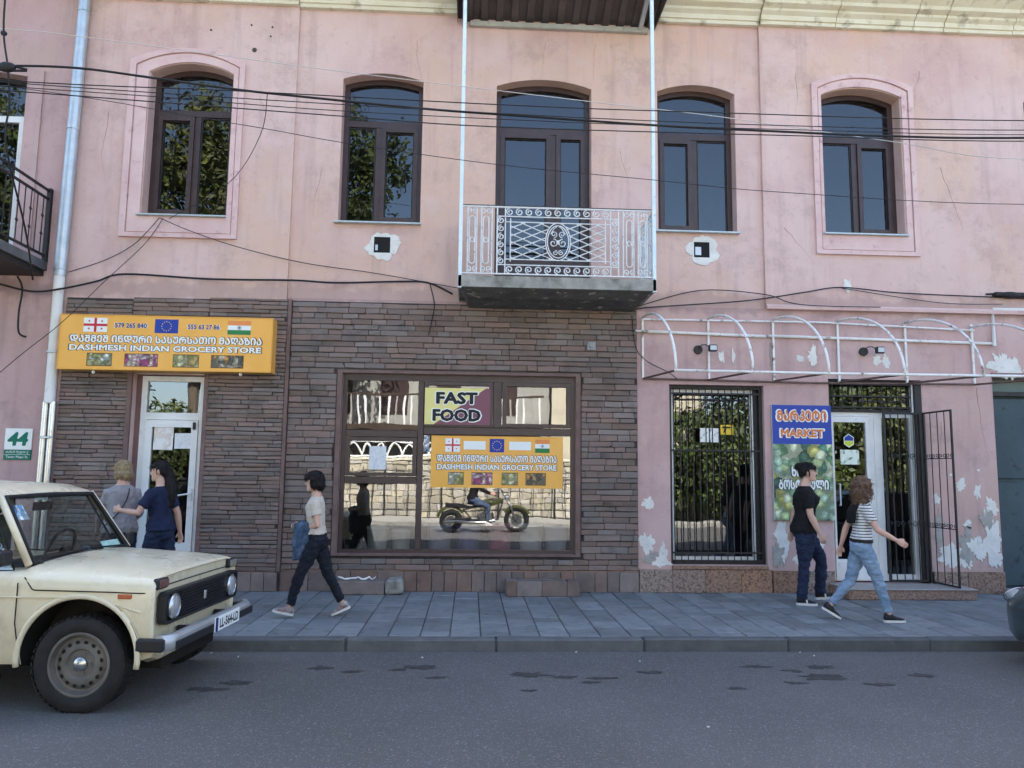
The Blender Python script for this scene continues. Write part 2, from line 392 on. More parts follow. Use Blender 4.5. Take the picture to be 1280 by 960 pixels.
# ================================================================== the pink building
BLD = thing('pink_building', 'two storey pink plastered building with brown stone brick shopfront and cream cornice', 'building', (0,0,0))
ARW = {  # x0, x1, z bottom, z spring, z apex
 'w1': (-4.655,-3.495,5.13,7.225,7.375), 'w2': (-1.945,-.785,5.12,7.26,7.365), 'w3': (.285,1.68,4.17,7.24,7.36),
 'w4': (2.66,3.825,5.12,7.25,7.37), 'w5': (5.12,6.32,5.135,7.255,7.385), 'w6': (8.25,9.45,5.135,7.27,7.39)}
def wall_sheet(mm, x0, x1, z0, z1, y, holes, depth=.24):
    """plaster sheet with openings and their reveals"""
    loops = [[(x0, z0), (x1, z0), (x1, z1), (x0, z1)]] + holes
    flat = [p for l in loops for p in l]
    tri = tessellate_polygon([[Vector((a, b, 0)) for a, b in l] for l in loops])
    mm.add([(a, y, b) for a, b in flat], [tuple(t) for t in tri])
    for l in holes:
        n = len(l); mm.add([(a, y, b) for a, b in l]+[(a, y+depth, b) for a, b in l], [(i, (i+1) % n, (i+1) % n+n, i+n) for i in range(n)])
def rect(x0, x1, z0, z1): return [(x0, z0), (x1, z0), (x1, z1), (x0, z1)]
BIG = (-1.79, 1.452, .50, 2.955); DOOR = (-4.60, -3.645, .0, 2.885); MW = (2.79, 4.15, .37, 2.88); MD = (5.10, 6.47, .13, 3.0); GAR = (7.535, 10.6, .0, 3.07)
w = M()
wall_sheet(w, -5.66, -2.60, 0, 8.32, -.045, [inset_arch(*ARW['w1'], 0), rect(*DOOR[:2], .001, DOOR[3])], .28)
wall_sheet(w, -2.60, 4.20, 4.0, 8.32, 0, [inset_arch(*ARW[k], 0) for k in ('w2','w3','w4')])
wall_sheet(w, 4.20, 16, 4.0, 8.32, -.055, [inset_arch(*ARW[k], 0) for k in ('w5','w6')], .29)
w.add([(-2.60,-.045,0),(-2.60,0,0),(-2.60,0,8.32),(-2.60,-.045,8.32)], [(0,1,2,3)])
w.add([(4.2,0,4.0),(4.2,-.055,4.0),(4.2,-.055,8.32),(4.2,0,8.32)], [(0,1,2,3)])
w.add([(4.2,0,4.0),(16,0,4.0),(16,-.055,4.0),(4.2,-.055,4.0)], [(0,1,2,3)])
FW = w.build('facade_wall', PINK, BLD)
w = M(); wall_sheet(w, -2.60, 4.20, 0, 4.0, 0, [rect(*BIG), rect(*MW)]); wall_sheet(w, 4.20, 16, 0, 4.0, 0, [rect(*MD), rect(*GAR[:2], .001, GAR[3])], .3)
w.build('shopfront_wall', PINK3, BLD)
# carcass: rear and side walls, floors, roof
w = M(); w.box(-5.65,-5.45,.36,9,0,8.4); w.box(15.8,16,.32,9,0,8.4); w.box(-5.65,16,8.8,9,0,8.4); w.box(-5.45,15.8,.36,8.8,3.75,4.05); w.box(-5.45,15.8,.36,8.8,-.1,.02)
w.box(2.25,2.4,.36,8.8,.03,3.74); w.box(4.6,4.7,.36,5,.03,3.74); w.box(7.0,7.15,.36,8.8,.03,3.74); w.box(-2.9,-2.75,.36,3.2,.03,3.74); w.box(-2.7,2.2,4.0,4.1,.03,3.74)
for xx in (-2.9,-.1,2.1,4.4,7.2): w.box(xx, xx+.12, .36, 8.8, 4.06, 8.3)
w.box(-5.45,15.8,4.2,4.3,4.06,8.3)
w.build('inner_wall', DARKROOM, BLD)
rf = M(); rf.add([(-5.8,-.62,8.86),(16.2,-.62,8.86),(16.2,4.4,11.0),(-5.8,4.4,11.0),(-5.8,9.6,8.7),(16.2,9.6,8.7),(-5.8,-.62,8.80),(16.2,-.62,8.80)], [(0,1,2,3),(3,2,5,4),(6,7,1,0),(0,3,4,6),(1,7,5,2),(6,4,5,7)])
ROOFM = pm('pale_sheet_roof', (.55,.55,.53), (.62,.62,.60), 3, .5, .1, 30, metal=.2, coord='P')
roof = rf.build('roof', ROOFM, BLD)
# rolled sheet seams along the eaves (seen from below as a row of rounded pans)
x = -5.7
while x < 12:
    b = M(); b.prism([(x+.012,8.74),(x+.488,8.74),(x+.488,8.80),(x+.46,8.855),(x+.04,8.855),(x+.012,8.80)], -.70, -.30)
    b.build('eaves_pan', ROOFM, roof); x += .5
# cornice in lengths, stepped moulding
prof = [(0.0,8.31),(-.07,8.31),(-.075,8.36),(-.10,8.365),(-.11,8.43),(-.17,8.47),(-.18,8.50),(-.27,8.53),(-.28,8.58),(-.33,8.61),(-.40,8.66),(-.42,8.74),(0.0,8.74)]
random.seed(3)
x = -5.66
cuts = [-5.66,-3.9,-2.60,-.16,2.62,4.2,5.35,6.55,7.02,8.1,9.6,11.5,16]
for a, c in zip(cuts[:-1], cuts[1:]):
    if a == -.16: continue
    y = (-.045 if c <= -2.6 else (-.055 if a >= 4.2 else 0))+random.uniform(-.006,.004); dz = random.uniform(-.006,.004)
    b = M(); b.prism([(p[0]+y, p[1]+dz) for p in prof], a+.006, c-.006, ax='x'); b.build('cornice_length', CREAM, BLD)
CRK = pm('dark_crack', (.07,.06,.05), (.10,.085,.07), 9, .95)
# ---- windows
def window(key, recess, mull, tz, sash, name='window', door=False):
    x0, x1, z0, zs, za = ARW[key]
    yb = (-.045 if key == 'w1' else -.055 if key in ('w5','w6') else 0)+recess
    f = M(); o = inset_arch(x0-.01, x1+.01, z0, zs, za+.01, 0); i = inset_arch(x0, x1, z0, zs, za, .075)
    f.ring(o, i, yb, yb+.07)
    # transom and mullion
    f.box(x0+.06, x1-.06, yb+.004, yb+.066, tz-.05, tz+.05, c=.006)
    f.box(mull-.045, mull+.045, yb+.006, yb+.064, z0+.06, tz-.05, c=.006)
    fr = f.build(name, BROWN, BLD)
    def pane(loop):
        p = M(); p.poly([(a, yb+.035, b) for a, b in loop]); p.build('pane', GLASS, fr)
    ia = inset_arch(x0, x1, z0, zs, za, .07); top = [p for p in ia if p[1] > tz+.04][0:]
    pane([(x0+.07, tz+.04), (x1-.07, tz+.04)]+[p for p in ia[2:]])
    for s_, (a, c) in enumerate(((x0+.06, mull-.03), (mull+.03, x1-.06))):
        pane(rect(a, c, z0+.06, tz-.04))
        if s_ == sash or door:
            q = M(); q.ring(rect(a+.012, c-.012, z0+.075, tz-.055), rect(a+.075, c-.075, z0+(.5 if door else .14), tz-.118), yb-.022, yb+.024)
            if door: q.box(a+.07, c-.07, yb-.005, yb+.02, z0+.1, z0+.52)
            q.build('sash', BROWN, fr)
        bd = M(); e = .078 if (s_ == sash or door) else .02
        bd.ring(rect(a+e, c-e, z0+.06+e, tz-.04-e), rect(a+e+.012, c-e-.012, z0+.072+e, tz-.052-e), yb+.02, yb+.034); bd.build('glazing_bead', BLACKM, fr)
    if not door:
        sl = M(); sl.box(x0-.05, x1+.02, yb-recess-.075, yb+.02, z0-.028, z0-.003, c=.004); sl.build('sill', SILL, fr)
    return fr
window('w1', .20, -4.03, 6.72, 0); window('w2', .19, -1.43, 6.67, 1); window('w3', .19, 1.14, 6.65, 0, 'balcony_door', True)
window('w4', .19, 3.26, 6.645, 0); window('w5', .21, 5.70, 6.66, 1); window('w6', .21, 8.85, 6.66, 0)
# moulded surrounds of the two outer bays
def surround(key, l, r, b, t):
    x0, x1, z0, zs, za = ARW[key]; yb = -.045 if key == 'w1' else -.055
    f = M()
    out = inset_arch(x0-l, x1+r, z0-b, zs+.165, za+.215, 0); inn = inset_arch(x0-.015, x1+.015, z0-.03, zs, za+.012, 0)
    mid = inset_arch(x0-l+.085, x1+r-.075, z0-b+.06, zs+.10, za+.15, 0); md2 = inset_arch(x0-l+.10, x1+r-.09, z0-b+.075, zs+.085, za+.135, 0)
    f.ring(out, mid, yb-.045, yb+.01); f.ring(md2, inn, yb-.028, yb+.008); f.ring(mid, md2, yb-.012, yb+.006)
    f.build('window_surround', PINKL, BLD)
surround('w1', .28, .17, .33, .2); surround('w5', .16, .19, .32, .2)
# low ledge under the upper storey of the right bay, stained string course
b = M(); b.prism([(0.0,3.99),(-.075,3.99),(-.085,4.03),(-.055,4.06),(0.0,4.07)], 4.21, 15.9, ax='x'); b.build('string_course', PINKL, BLD)

# ---- bare plaster patches
def patch(cx, cz, rx, rz, seed, y=0, mat=PLAST, rough=.5, d=.005, n=90, name='bare_plaster_patch'):
    d = .004+.0011*(seed % 9); b = M(); b.prism(blob(cx, cz, rx, rz, n, rough, seed), y-d, y+.004); return b.build(name, mat, BLD)
for (cx, cz, s0) in ((-1.30,4.775,1), (3.30,4.83,5)):
    h = .115; out = blob(cx, cz, .235, .20, 48, .28, s0, 3); inn = []
    for i in range(48):
        a = 2*pi*i/48; k = h/max(abs(cos(a)), abs(sin(a))); inn.append((cx-.01+k*cos(a), cz+.02+k*sin(a)))
    f = M(); f.ring(out, inn, -.012, .003); f.build('bare_plaster_patch', PLAST, BLD)
    f = M(); f.box(cx-.125, cx+.105, -.0035, -.0015, cz-.095, cz+.135); f.build('vent_hole', pm('hole_black', (.01,.01,.01)), BLD)
    f = M(); f.box(cx-.105, cx-.07 if s0 == 1 else cx-.02, -.012, -.004, cz-.06, cz+.02 if s0 == 1 else cz+.06); f.build('vent_flap', GALV, BLD)
random.seed(11)
for (cx, cz, rx, rz, s0, mt) in [(2.47,1.20,.07,.08,1,PLAST),(2.46,.66,.08,.15,2,PLAST),(2.52,.46,.12,.09,3,GREYPL),(2.66,.40,.12,.08,4,PLAST),(2.68,.55,.05,.12,8,PLAST),
        (4.36,.72,.10,.24,5,PLAST),(4.30,.50,.09,.16,6,GREYPL),(4.86,.62,.10,.18,7,PLAST),(4.62,.47,.10,.08,9,PLAST),
        (6.62,1.30,.05,.07,10,PLAST),(6.63,.85,.06,.28,11,GREYPL),(6.80,.52,.16,.13,12,PLAST),(7.00,.44,.10,.09,13,PLAST),(7.02,.66,.13,.20,14,GREYPL),(7.18,.62,.17,.14,15,PLAST),(7.38,.78,.12,.30,16,PLAST),(7.34,1.04,.09,.14,17,GREYPL),(7.42,1.20,.09,.11,18,PLAST),
        (6.98,1.50,.07,.075,19,PLAST),(7.22,1.42,.045,.09,20,PLAST),(6.84,1.65,.02,.02,21,PLAST),(7.25,1.72,.02,.015,22,PLAST),(7.05,.95,.05,.06,23,PLAST),(7.43,.48,.08,.12,24,PLAST),(6.72,.95,.02,.03,40,GREYPL),
        (7.70,3.26,.17,.17,25,PLAST),(7.85,3.20,.14,.12,26,PLAST),(8.12,3.18,.10,.09,27,PLAST),
        (5.83,3.28,.05,.11,28,PLAST),(5.96,3.26,.05,.09,29,PLAST),(4.70,3.28,.05,.045,30,PLAST),(4.88,3.33,.06,.13,31,PLAST),(5.42,4.36,.05,.11,32,PLAST),(3.55,3.28,.04,.08,33,PLAST),(3.72,3.3,.02,.1,34,PLAST),(4.27,3.3,.015,.16,35,GREYPL)]:
    patch(cx, cz, rx, rz, s0, -.055 if cz > 4.05 and cx > 4.2 else 0, mt, .75)
# patch where a lamp was, dark nail spots
for (x, z, r) in ((-3.22,7.62,.035),(-3.28,8.0,.012),(-2.98,7.98,.014),(-3.0,7.84,.012),(-3.85,7.9,.014)):
    b = M(); b.ell((x, -.05, z), (r, .02, r), 8, 6); b.build('nail_spot', CRK, BLD)

HAIR = pm('hairline_crack', (.24,.15,.14), (.30,.2,.19), 9, .95)
random.seed(41)
for (x, z, ln, a, y) in ((-.9,7.9,1.0,-80,0),(1.0,7.95,.8,-88,0),(1.75,7.95,.6,-95,0),(4.75,7.6,.9,-85,-.055),(6.65,7.7,.7,-95,-.055),(6.9,6.2,1.1,-80,-.055),(-3.1,6.9,.7,-70,-.045),(-5.2,6.6,1.2,-85,-.045),(2.1,6.3,.7,-80,0),(4.5,5.2,.6,-60,-.055),(-2.2,5.9,.8,-92,0),(7.3,2.9,1.0,-80,0),(6.75,2.4,.8,-88,0)):
    pts = [Vector((x, y-.0005, z))]; an = radians(a)
    for k in range(14): an += random.uniform(-.35,.35); an = an*.7+radians(a)*.3; pts.append(pts[-1]+Vector((cos(an),0,sin(an)))*ln/14)
    c = M(); c.tube(pts, [.0045*(1-k/16) for k in range(15)], 4, flat=.4); c.build('hairline_crack', HAIR, BLD)
# ---- stone brick cladding of the ground floor
clad_specs = [('a', -5.55, -4.66, .26, 3.92, -.045), ('a2', -4.66, -3.63, 2.90, 3.94, -.045), ('b', -3.63, -2.57, .26, 3.96, -.045), ('c', -2.515, 2.325, .285, 3.955, 0)]
random.seed(21)
allb = []; BT = {}
for key, x0, x1, z0, z1, y in clad_specs:
    m = M()
    if key == 'c':
        m.box(x0, BIG[0]-.07, y-.028, y-.002, z0, z1); m.box(BIG[1]+.07, x1, y-.028, y-.002, z0, z1)
        m.box(BIG[0]-.07, BIG[1]+.07, y-.028, y-.002, z0, BIG[2]-.03); m.box(BIG[0]-.07, BIG[1]+.07, y-.028, y-.002, BIG[3]+.045, z1)
    else: m.box(x0, x1, y-.028, y-.002, z0, z1)
    BT[key] = m.build('brick_cladding', MORTAR, BLD)
    z = z0+.004
    while z < z1-.03:
        h = random.uniform(.062, .088) if key == 'c' else random.uniform(.044, .060)
        if z+h > z1: h = z1-z
        x = x0+random.uniform(-.2, 0)
        while x < x1-.02:
            ln = (random.choice((.16,.22,.28,.33,.38,.46)) if key == 'c' else random.choice((.2,.28,.33,.36,.42,.5)))+random.uniform(-.06,.06)
            a, c = max(x, x0), min(x+ln, x1); x += ln
            spans = [(a, c)]
            if key == 'c' and z+h > BIG[2]-.03 and z < BIG[3]+.045:
                spans = [(a, min(c, BIG[0]-.075)), (max(a, BIG[1]+.075), c)]
            for (p, q) in spans:
                if q-p > .05: allb.append((q-p, p, q, z, h, y, key))
        z += h+.005
allb.sort(key=lambda t: -t[0]*t[4])
stuff = {k[0]: M() for k in clad_specs}
for i, (ln, p, q, z, h, y, key) in enumerate(allb):
    dep = random.uniform(.034, .058); hh = h-random.uniform(.001,.006)
    b = M() if i < 300 else stuff[key]
    # rough split face: chamfered block with uneven corners
    n0 = len(b.v); b.box(p+.002, q-.002, y-dep, y-.02, z, z+hh, c=.007)
    tilt = random.uniform(-.010,.010); tl2 = random.uniform(-.007,.007)
    for k in range(n0, len(b.v)):
        X, Y, Z = b.v[k]; u = (X-p)/ln-.5
        b.v[k] = (X, Y+u*tilt*1.2+(((Z-z)/hh)-.5)*tl2+random.uniform(-.003,.003) if Y < y-.03 else Y, Z+random.uniform(-.004,.004)+u*tilt*.6)
    if i < 300: b.build('brick', BRICK, BT[key])
for k, m in stuff.items():
    if m.v: m.build('small_brick', BRICK, BT[k], kind='stuff')
# stone strip between the bays and edge trims of the openings
b = M(); b.box(-2.568,-2.52,-.085,-.002,.26,3.97,c=.006); b.build('corner_strip', pm('trim_stone', (.14,.09,.08),(.19,.125,.11),6,.85,.3,40,coord='P'), BLD)
TR = MATS['trim_stone']
b = M(); b.ring(rect(BIG[0]-.066,BIG[1]+.066,BIG[2]-.028,BIG[3]+.043), rect(BIG[0]-.001,BIG[1]+.001,BIG[2],BIG[3]), -.06, -.002); b.build('opening_trim', TR, BLD)
b = M(); b.box(-4.665,-4.602,-.10,-.047,.26,2.95,c=.006); b.box(-3.643,-3.585,-.10,-.047,.26,2.95,c=.006); b.build('opening_trim', TR, BLD)
# plinth slabs
random.seed(9)
for x0, x1, y, zt in ((-5.56,-4.64,-.045,.25),(-3.62,-2.53,-.045,.25),(-2.52,2.33,0,.275)):
    m = M(); m.box(x0, x1, y-.02, y-.002, .0, zt-.01); pb = m.build('plinth', MORTAR, BLD)
    x = x0
    while x < x1-.05:
        ln = random.choice((.17,.2,.3,.36)); q = min(x+ln, x1); d = random.uniform(.045,.055)
        b = M(); b.box(x+.003, q-.003, y-d, y-.015, .0, zt-random.uniform(0,.012), c=.006); b.build('plinth_slab', PLINTH, pb); x = q
for x0, x1, zt in ((2.335,4.19,.31),(4.205,5.08,.30),(6.50,7.53,.30)):
    m = M(); m.box(x0, x1, -.02, -.002, 0, zt-.01); pb = m.build('plinth', MORTAR, BLD); x = x0
    while x < x1-.05:
        ln = random.uniform(.4,.6); q = min(x+ln, x1)
        if x1-q < .15: q = x1
        b = M(); b.box(x+.002, q-.002, -.05, -.015, 0, zt, c=.004); b.build('plinth_slab', GRANITE, pb); x = q
b = M(); b.box(2.80,4.14,-.06,.1,.315,.362,c=.005); b.build('sill', GRANITE, BLD)

# ---- big shop window
def pane(par, x0, x1, z0, z1, y, mat=GLASSD):
    p = M(); p.poly([(x0,y,z0),(x1,y,z0),(x1,y,z1),(x0,y,z1)]); return p.build('pane', mat, par)
f = M(); x0, x1, z0, z1 = BIG; yb = .02
f.ring(rect(x0,x1,z0,z1), rect(x0+.06,x1-.06,z0+.05,z1-.09), yb, yb+.07)
f.box(-.745,-.665,yb-.004,yb+.066,z0+.05,z1-.09,c=.006)
f.box(x0+.06,-.745,yb,yb+.064,2.075,2.175,c=.006); f.box(-.665,x1-.06,yb,yb+.064,2.12,2.225,c=.006)
f.box(x0+.06,-.745,yb,yb+.064,1.435,1.535,c=.006); f.box(.30,.42,yb-.002,yb+.062,2.225,z1-.09,c=.006)
SW = f.build('shop_window', BROWN, BLD)
for (a, c, e, g2) in ((x0+.05,-.74,2.17,z1-.08),(x0+.05,-.74,1.53,2.08),(x0+.05,-.74,z0+.04,1.44),(-.67,x1-.05,z0+.04,2.13),(-.67,.31,2.22,z1-.08),(.41,x1-.05,2.22,z1-.08)):
    pane(SW, a, c, e, g2, yb+.035)
for (a, c, e, g2) in ((x0+.065,-.75,1.54,2.07),(.43,x1-.065,2.235,z1-.095),(-.66,.295,2.235,z1-.095)):
    q = M(); q.ring(rect(a,c,e,g2), rect(a+.055,c-.055,e+.05,g2-.05), yb-.016, yb+.03); q.build('sash', BROWN, SW)
# ---- grocery door, white
f = M(); x0, x1 = -4.525, -3.66; yb = .06
f.ring(rect(x0,x1,.03,2.87), rect(x0+.075,x1-.075,.06,2.80), yb, yb+.07); f.box(x0+.07,x1-.07,yb,yb+.07,2.27,2.37,c=.006)
GD = f.build('entrance_door', WHITE, BLD)
b = M(); b.box(DOOR[0], x0, yb+.002, yb+.10, .03, 2.88); b.build('door_jamb', BROWNL, GD)
b = M(); b.box(DOOR[0]+.001, DOOR[1]-.001, -.05, .2, .0, .05, c=.006); b.build('threshold', GRANITE, GD)
b = M(); b.ring(rect(x0+.08,x1-.08,.07,2.265), rect(x0+.175,x1-.165,.62,2.17), yb-.02, yb+.035); b.box(x0+.17,x1-.16,yb-.004,yb+.02,.165,.62); b.build('door_leaf', WHITE, GD)
pane(GD, x0+.165, x1-.155, .60, 2.19, yb+.012, GLASS); pane(GD, x0+.07, x1-.07, 2.36, 2.81, yb+.035, GLASSD)
b = M(); b.box(-3.79,-3.765,yb-.045,yb-.02,1.18,1.34,c=.004); b.tube([(-3.778,yb-.04,1.27),(-3.778,yb-.075,1.275),(-3.80,yb-.08,1.272),(-3.93,yb-.078,1.25)], .011, 8); b.build('door_handle', WHITE, GD)
b = M(); b.box(-3.80,-3.765,yb-.05,yb-.021,2.14,2.24,c=.004); b.build('door_closer', BLACKM, GD)
PAPER = pm('paper_notice', (.72,.73,.74), (.60,.62,.64), 14, .8, c3=(.35,.38,.42), s3=40, lo3=.58, hi3=.66)
def sheet(name, x0, x1, z0, z1, y, label, mat=PAPER, cat='notice', rot=0):
    b = M(); b.box(-(x1-x0)/2, (x1-x0)/2, -.001, .001, -(z1-z0)/2, (z1-z0)/2)
    return tag(obj(name, b.mesh(name, mat), None, ((x0+x1)/2, y, (z0+z1)/2), (0, rot, 0)), label, cat)
PAPER2 = pm('printed_notice', (.70,.66,.60), (.55,.40,.33), 9, .7, c3=(.75,.74,.72), s3=7, lo3=.45, hi3=.55)
sheet('paper_notice', -4.325, -4.065, 1.86, 2.18, yb-.004, 'printed paper notice with a brownish picture taped to grocery door glass', PAPER2, rot=.02)
sheet('paper_notice', -4.045, -3.825, 1.88, 2.09, yb-.004, 'plain white paper sheet taped to grocery door glass', PAPER, rot=-.02)
sheet('paper_notice', -1.40, -1.17, 1.63, 1.95, .05, 'white paper notice stuck inside the small middle pane of shop window', PAPER)
# ---- market window with bars
f = M(); x0, x1, z0, z1 = MW; yb = .09
f.ring(rect(x0,x1,z0,z1), rect(x0+.045,x1-.045,z0+.04,z1-.05), yb-.02, yb+.05)
MWO = f.build('market_window', BLACKM, BLD)
f = M(); f.ring(rect(x0+.05,x1-.10,z0+.045,z1-.055), rect(x0+.085,x1-.15,z0+.10,z1-.10), yb+.055, yb+.10); f.build('sash', WHITE, MWO)
pane(MWO, x0+.07, x1-.12, z0+.08, z1-.08, yb+.08)
b = M(); b.box(x1-.11, x1-.02, yb+.055, yb+.15, z0+.04, z1-.05); b.build('jamb', BLACKM, MWO)
nb = 13
for i in range(nb):
    xx = x0+.07+(x1-.17-x0-.07)*i/(nb-1); b = M(); b.tube([(xx,yb-.035,z0+.03),(xx,yb-.035,z1-.03)], .0075, 6); b.build('bar', BLACKM, MWO)
for zz in (z0+.05, z0+.16, 1.95, z1-.12):
    b = M(); b.box(x0+.03, x1-.03, yb-.032, yb-.024, zz-.012, zz+.012); b.build('bar', BLACKM, MWO)
# ---- market door: white frame, glazed leaf, dark fanlight grille, side light
f = M(); yb = .10
f.ring(rect(5.115,5.86,.15,2.53), rect(5.16,5.80,.16,2.47), yb, yb+.07); f.box(5.72,5.80,yb+.004,yb+.066,.15,2.47,c=.006)
MDO = f.build('market_door', WHITE, BLD)
b = M(); b.ring(rect(5.165,5.715,.165,2.465), rect(5.192,5.665,.42,2.385), yb-.02, yb+.04); b.box(5.19,5.667,yb,yb+.02,.16,.45); b.build('door_leaf', WHITE, MDO)
pane(MDO, 5.185, 5.67, .41, 2.39, yb+.012)
b = M(); b.tube([(5.235,yb-.03,1.2),(5.235,yb-.07,1.2),(5.235,yb-.07,1.5),(5.235,yb-.03,1.5)], .011, 8); b.build('door_handle', GALV, MDO)
f = M(); f.ring(rect(5.86,6.465,.15,2.53), rect(5.91,6.33,.24,2.46), yb, yb+.07); f.box(6.34,6.43,yb-.07,yb,.15,2.96,c=.006)
SL = f.build('side_light', WHITE, BLD); pane(SL, 5.90, 6.34, .23, 2.47, yb+.04)
f = M(); f.ring(rect(5.105,6.465,2.53,2.995), rect(5.15,6.36,2.57,2.95), yb-.03, yb+.04)
FL = f.build('fanlight', BLACKM, BLD); pane(FL, 5.14, 6.37, 2.56, 2.96, yb+.01)
for i in range(9):
    xx = 5.18+i*.145; b = M(); b.tube([(xx,yb-.05,2.55),(xx,yb-.05,2.97)], .008, 6); b.build('bar', BLACKM, FL)
for zz in (2.60,2.76,2.93):
    b = M(); b.box(5.12,6.35,yb-.058,yb-.044,zz-.01,zz+.01); b.build('bar', BLACKM, FL)
f = M(); f.box(6.36,6.462,-.01,.09,.14,2.99,c=.008); f.build('door_jamb', BLACKM, BLD)
# step of granite in front of the market door
b = M(); b.box(4.98,6.72,-.62,.28,.0,.125,c=.01); st = b.build('door_step', GRANITE, BLD)
b = M(); b.box(4.97,6.73,-.635,-.1,.1255,.145,c=.006); b.build('step_slab', pm('pale_granite',(.36,.33,.30),(.30,.27,.25),20,.5,.1,60,coord='P'), st)
# ---- folded-open iron gate leaf hung on the market door jamb
gate = thing('iron_gate', 'open black iron security gate leaf beside the market door', 'gate', (6.46,-.03,0), radians(-87))
b = M(); b.ring(rect(0,.60,.155,2.53), rect(.022,.578,.177,2.508), -.011, .011); b.build('gate_frame', BLACKM, gate)
for i in range(1,4): b = M(); b.tube([(i*.15,0,.17),(i*.15,0,2.51)], .007, 6); b.build('bar', BLACKM, gate)
def spiral(cx, cz, r, a0, turns, sgn=1, n=16, y=0, k=.25):
    return [(cx+(r*(1-(1-k)*i/n))*cos(a0+sgn*2*pi*turns*i/n), y, cz+(r*(1-(1-k)*i/n))*sin(a0+sgn*2*pi*turns*i/n)) for i in range(n+1)]
for zz in (.92, 1.87):
    b = M(); b.box(.02,.59,-.006,.006,zz-.006,zz+.006); b.build('bar', BLACKM, gate)
    for i in range(4):
        for s_ in (-1,1):
            b = M(); b.tube(spiral(.075+.15*i+s_*.035, zz+.036, .036, -pi/2, 1.1, s_, 14), .005, 5); b.build('scroll', BLACKM, gate)
# second leaf closed over the side light
gate2 = thing('iron_gate', 'closed black iron security gate leaf over the market side light', 'gate', (5.87,-.02,0), 0)
b = M(); b.ring(rect(0,.56,.155,2.53), rect(.03,.53,.185,2.50), -.014, .014); b.build('gate_frame', BLACKM, gate2)
for i in range(1,5): b = M(); b.tube([(i*.112,0,.17),(i*.112,0,2.51)], .008, 6); b.build('bar', BLACKM, gate2)
for zz in (.92, 1.87):
    for i in range(3):
        for s_ in (-1,1):
            b = M(); b.tube(spiral(.1+.18*i+s_*.042, zz+.04, .042, -pi/2, 1.1, s_, 14), .006, 5); b.build('scroll', BLACKM, gate2)
# ---- garage door at the right edge
TEAL = pm('dark_teal_metal', (.035,.06,.075), (.05,.08,.095), 3, .5, .15, 20, coord='P', c3=(.02,.03,.04), s3=6, lo3=.55, hi3=.7)
f = M(); f.box(7.54,10.59,.18,.26,.03,2.80); GA = f.build('garage_door', TEAL, BLD)
for (a,c,e,g2) in ((7.56,9.05,.08,1.55),(7.56,9.05,1.60,2.78),(9.09,10.57,.08,1.55),(9.09,10.57,1.60,2.78)):
    b = M(); b.box(a,c,.155,.185,e,g2,c=.012); b.build('door_panel', TEAL, GA)
b = M(); b.box(7.54,10.59,.10,.20,2.80,2.87,c=.006); b.build('lintel_bar', BLACKM, GA)
b = M(); b.box(7.54,10.59,.20,.24,2.87,3.06); b.build('upper_panel', pm('grey_green_panel',(.12,.17,.16),(.15,.20,.19),3,.5,0), GA)
b = M(); b.box(7.52,10.62,-.03,.02,3.072,3.13,c=.006); b.build('lintel', pm('rusty_lintel',(.22,.13,.11),(.3,.2,.18),6,.9,.3,40), BLD)
b = M(); b.box(7.54,10.59,-.25,.1,.0,.06,c=.01); b.build('door_step', CONC, BLD)

# ---- balcony
BAL = M(); x0, x1 = -.205, 2.40; D_ = .90
BAL.prism([(x0,4.005),(x1,4.005),(x1,4.155),(x0,4.155)], -D_, -.001)
rnd = random.Random(4)
BALO = BAL.build('balcony', CONC, BLD)
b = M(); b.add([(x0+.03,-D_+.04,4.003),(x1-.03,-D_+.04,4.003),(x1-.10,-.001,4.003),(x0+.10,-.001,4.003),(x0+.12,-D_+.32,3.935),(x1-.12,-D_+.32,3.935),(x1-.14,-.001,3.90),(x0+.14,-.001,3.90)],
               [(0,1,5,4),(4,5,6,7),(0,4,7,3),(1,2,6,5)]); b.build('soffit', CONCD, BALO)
yf = -D_+.03
for xx in (x0+.02, x1-.02):
    b = M(); b.box(xx-.024, xx+.024, yf-.03, yf+.018, 3.99, 8.62, c=.004); b.build('post', PALEBLUE, BALO)
RI = .009
def bar(path, r=RI, n=5, name='railing_bar', closed=False): b = M(); b.tube(path, r, n, closed=closed); return b.build(name, WHITEIRON, BALO)
zb, zt = 4.19, 5.095
for zz, hh in ((zt, .011), (zb, .009)):
    b = M(); b.box(x0+.04, x1-.04, yf-.012, yf+.012, zz-hh, zz+hh, c=.003); b.build('rail', WHITEIRON, BALO)
for xs in (x0+.02, x1-.02):
    for zz in (zt, zb): b = M(); b.box(xs-.011, xs+.011, yf, -.005, zz-.01, zz+.01); b.build('rail', WHITEIRON, BALO)
b = M(); b.box(x0+.04, x1-.04, yf-.017, yf+.017, zt+.012, zt+.02); b.build('handrail', BLACKM, BALO)
pl, pr = .295, 1.905     # centre panel
ol, orr = .40, 1.80; il, ir = .47, 1.73
for xx in (pl, pr): bar([(xx,yf,zb),(xx,yf,zt)], .011)
for xx in (ol, orr): bar([(xx,yf,zb),(xx,yf,zt)], .009)
for xx in (il, ir): bar([(xx,yf,zb+.17),(xx,yf,zt-.15)], .008)
for zz in (zt-.125, zb+.125): bar([(pl,yf,zz),(pr,yf,zz)], .009)
for zz in (zt-.20, zb+.20): bar([(ol,yf,zz),(orr,yf,zz)], .008)
n = 11
for i in range(n):
    cx = ol+.06+(orr-ol-.12)*i/(n-1)
    for zz, s_ in ((zt-.063, 1), (zb+.063, -1)): bar(spiral(cx, zz, .052, pi*.5*s_, 1.35, s_, 16, yf), .0085, 4, 'scroll')
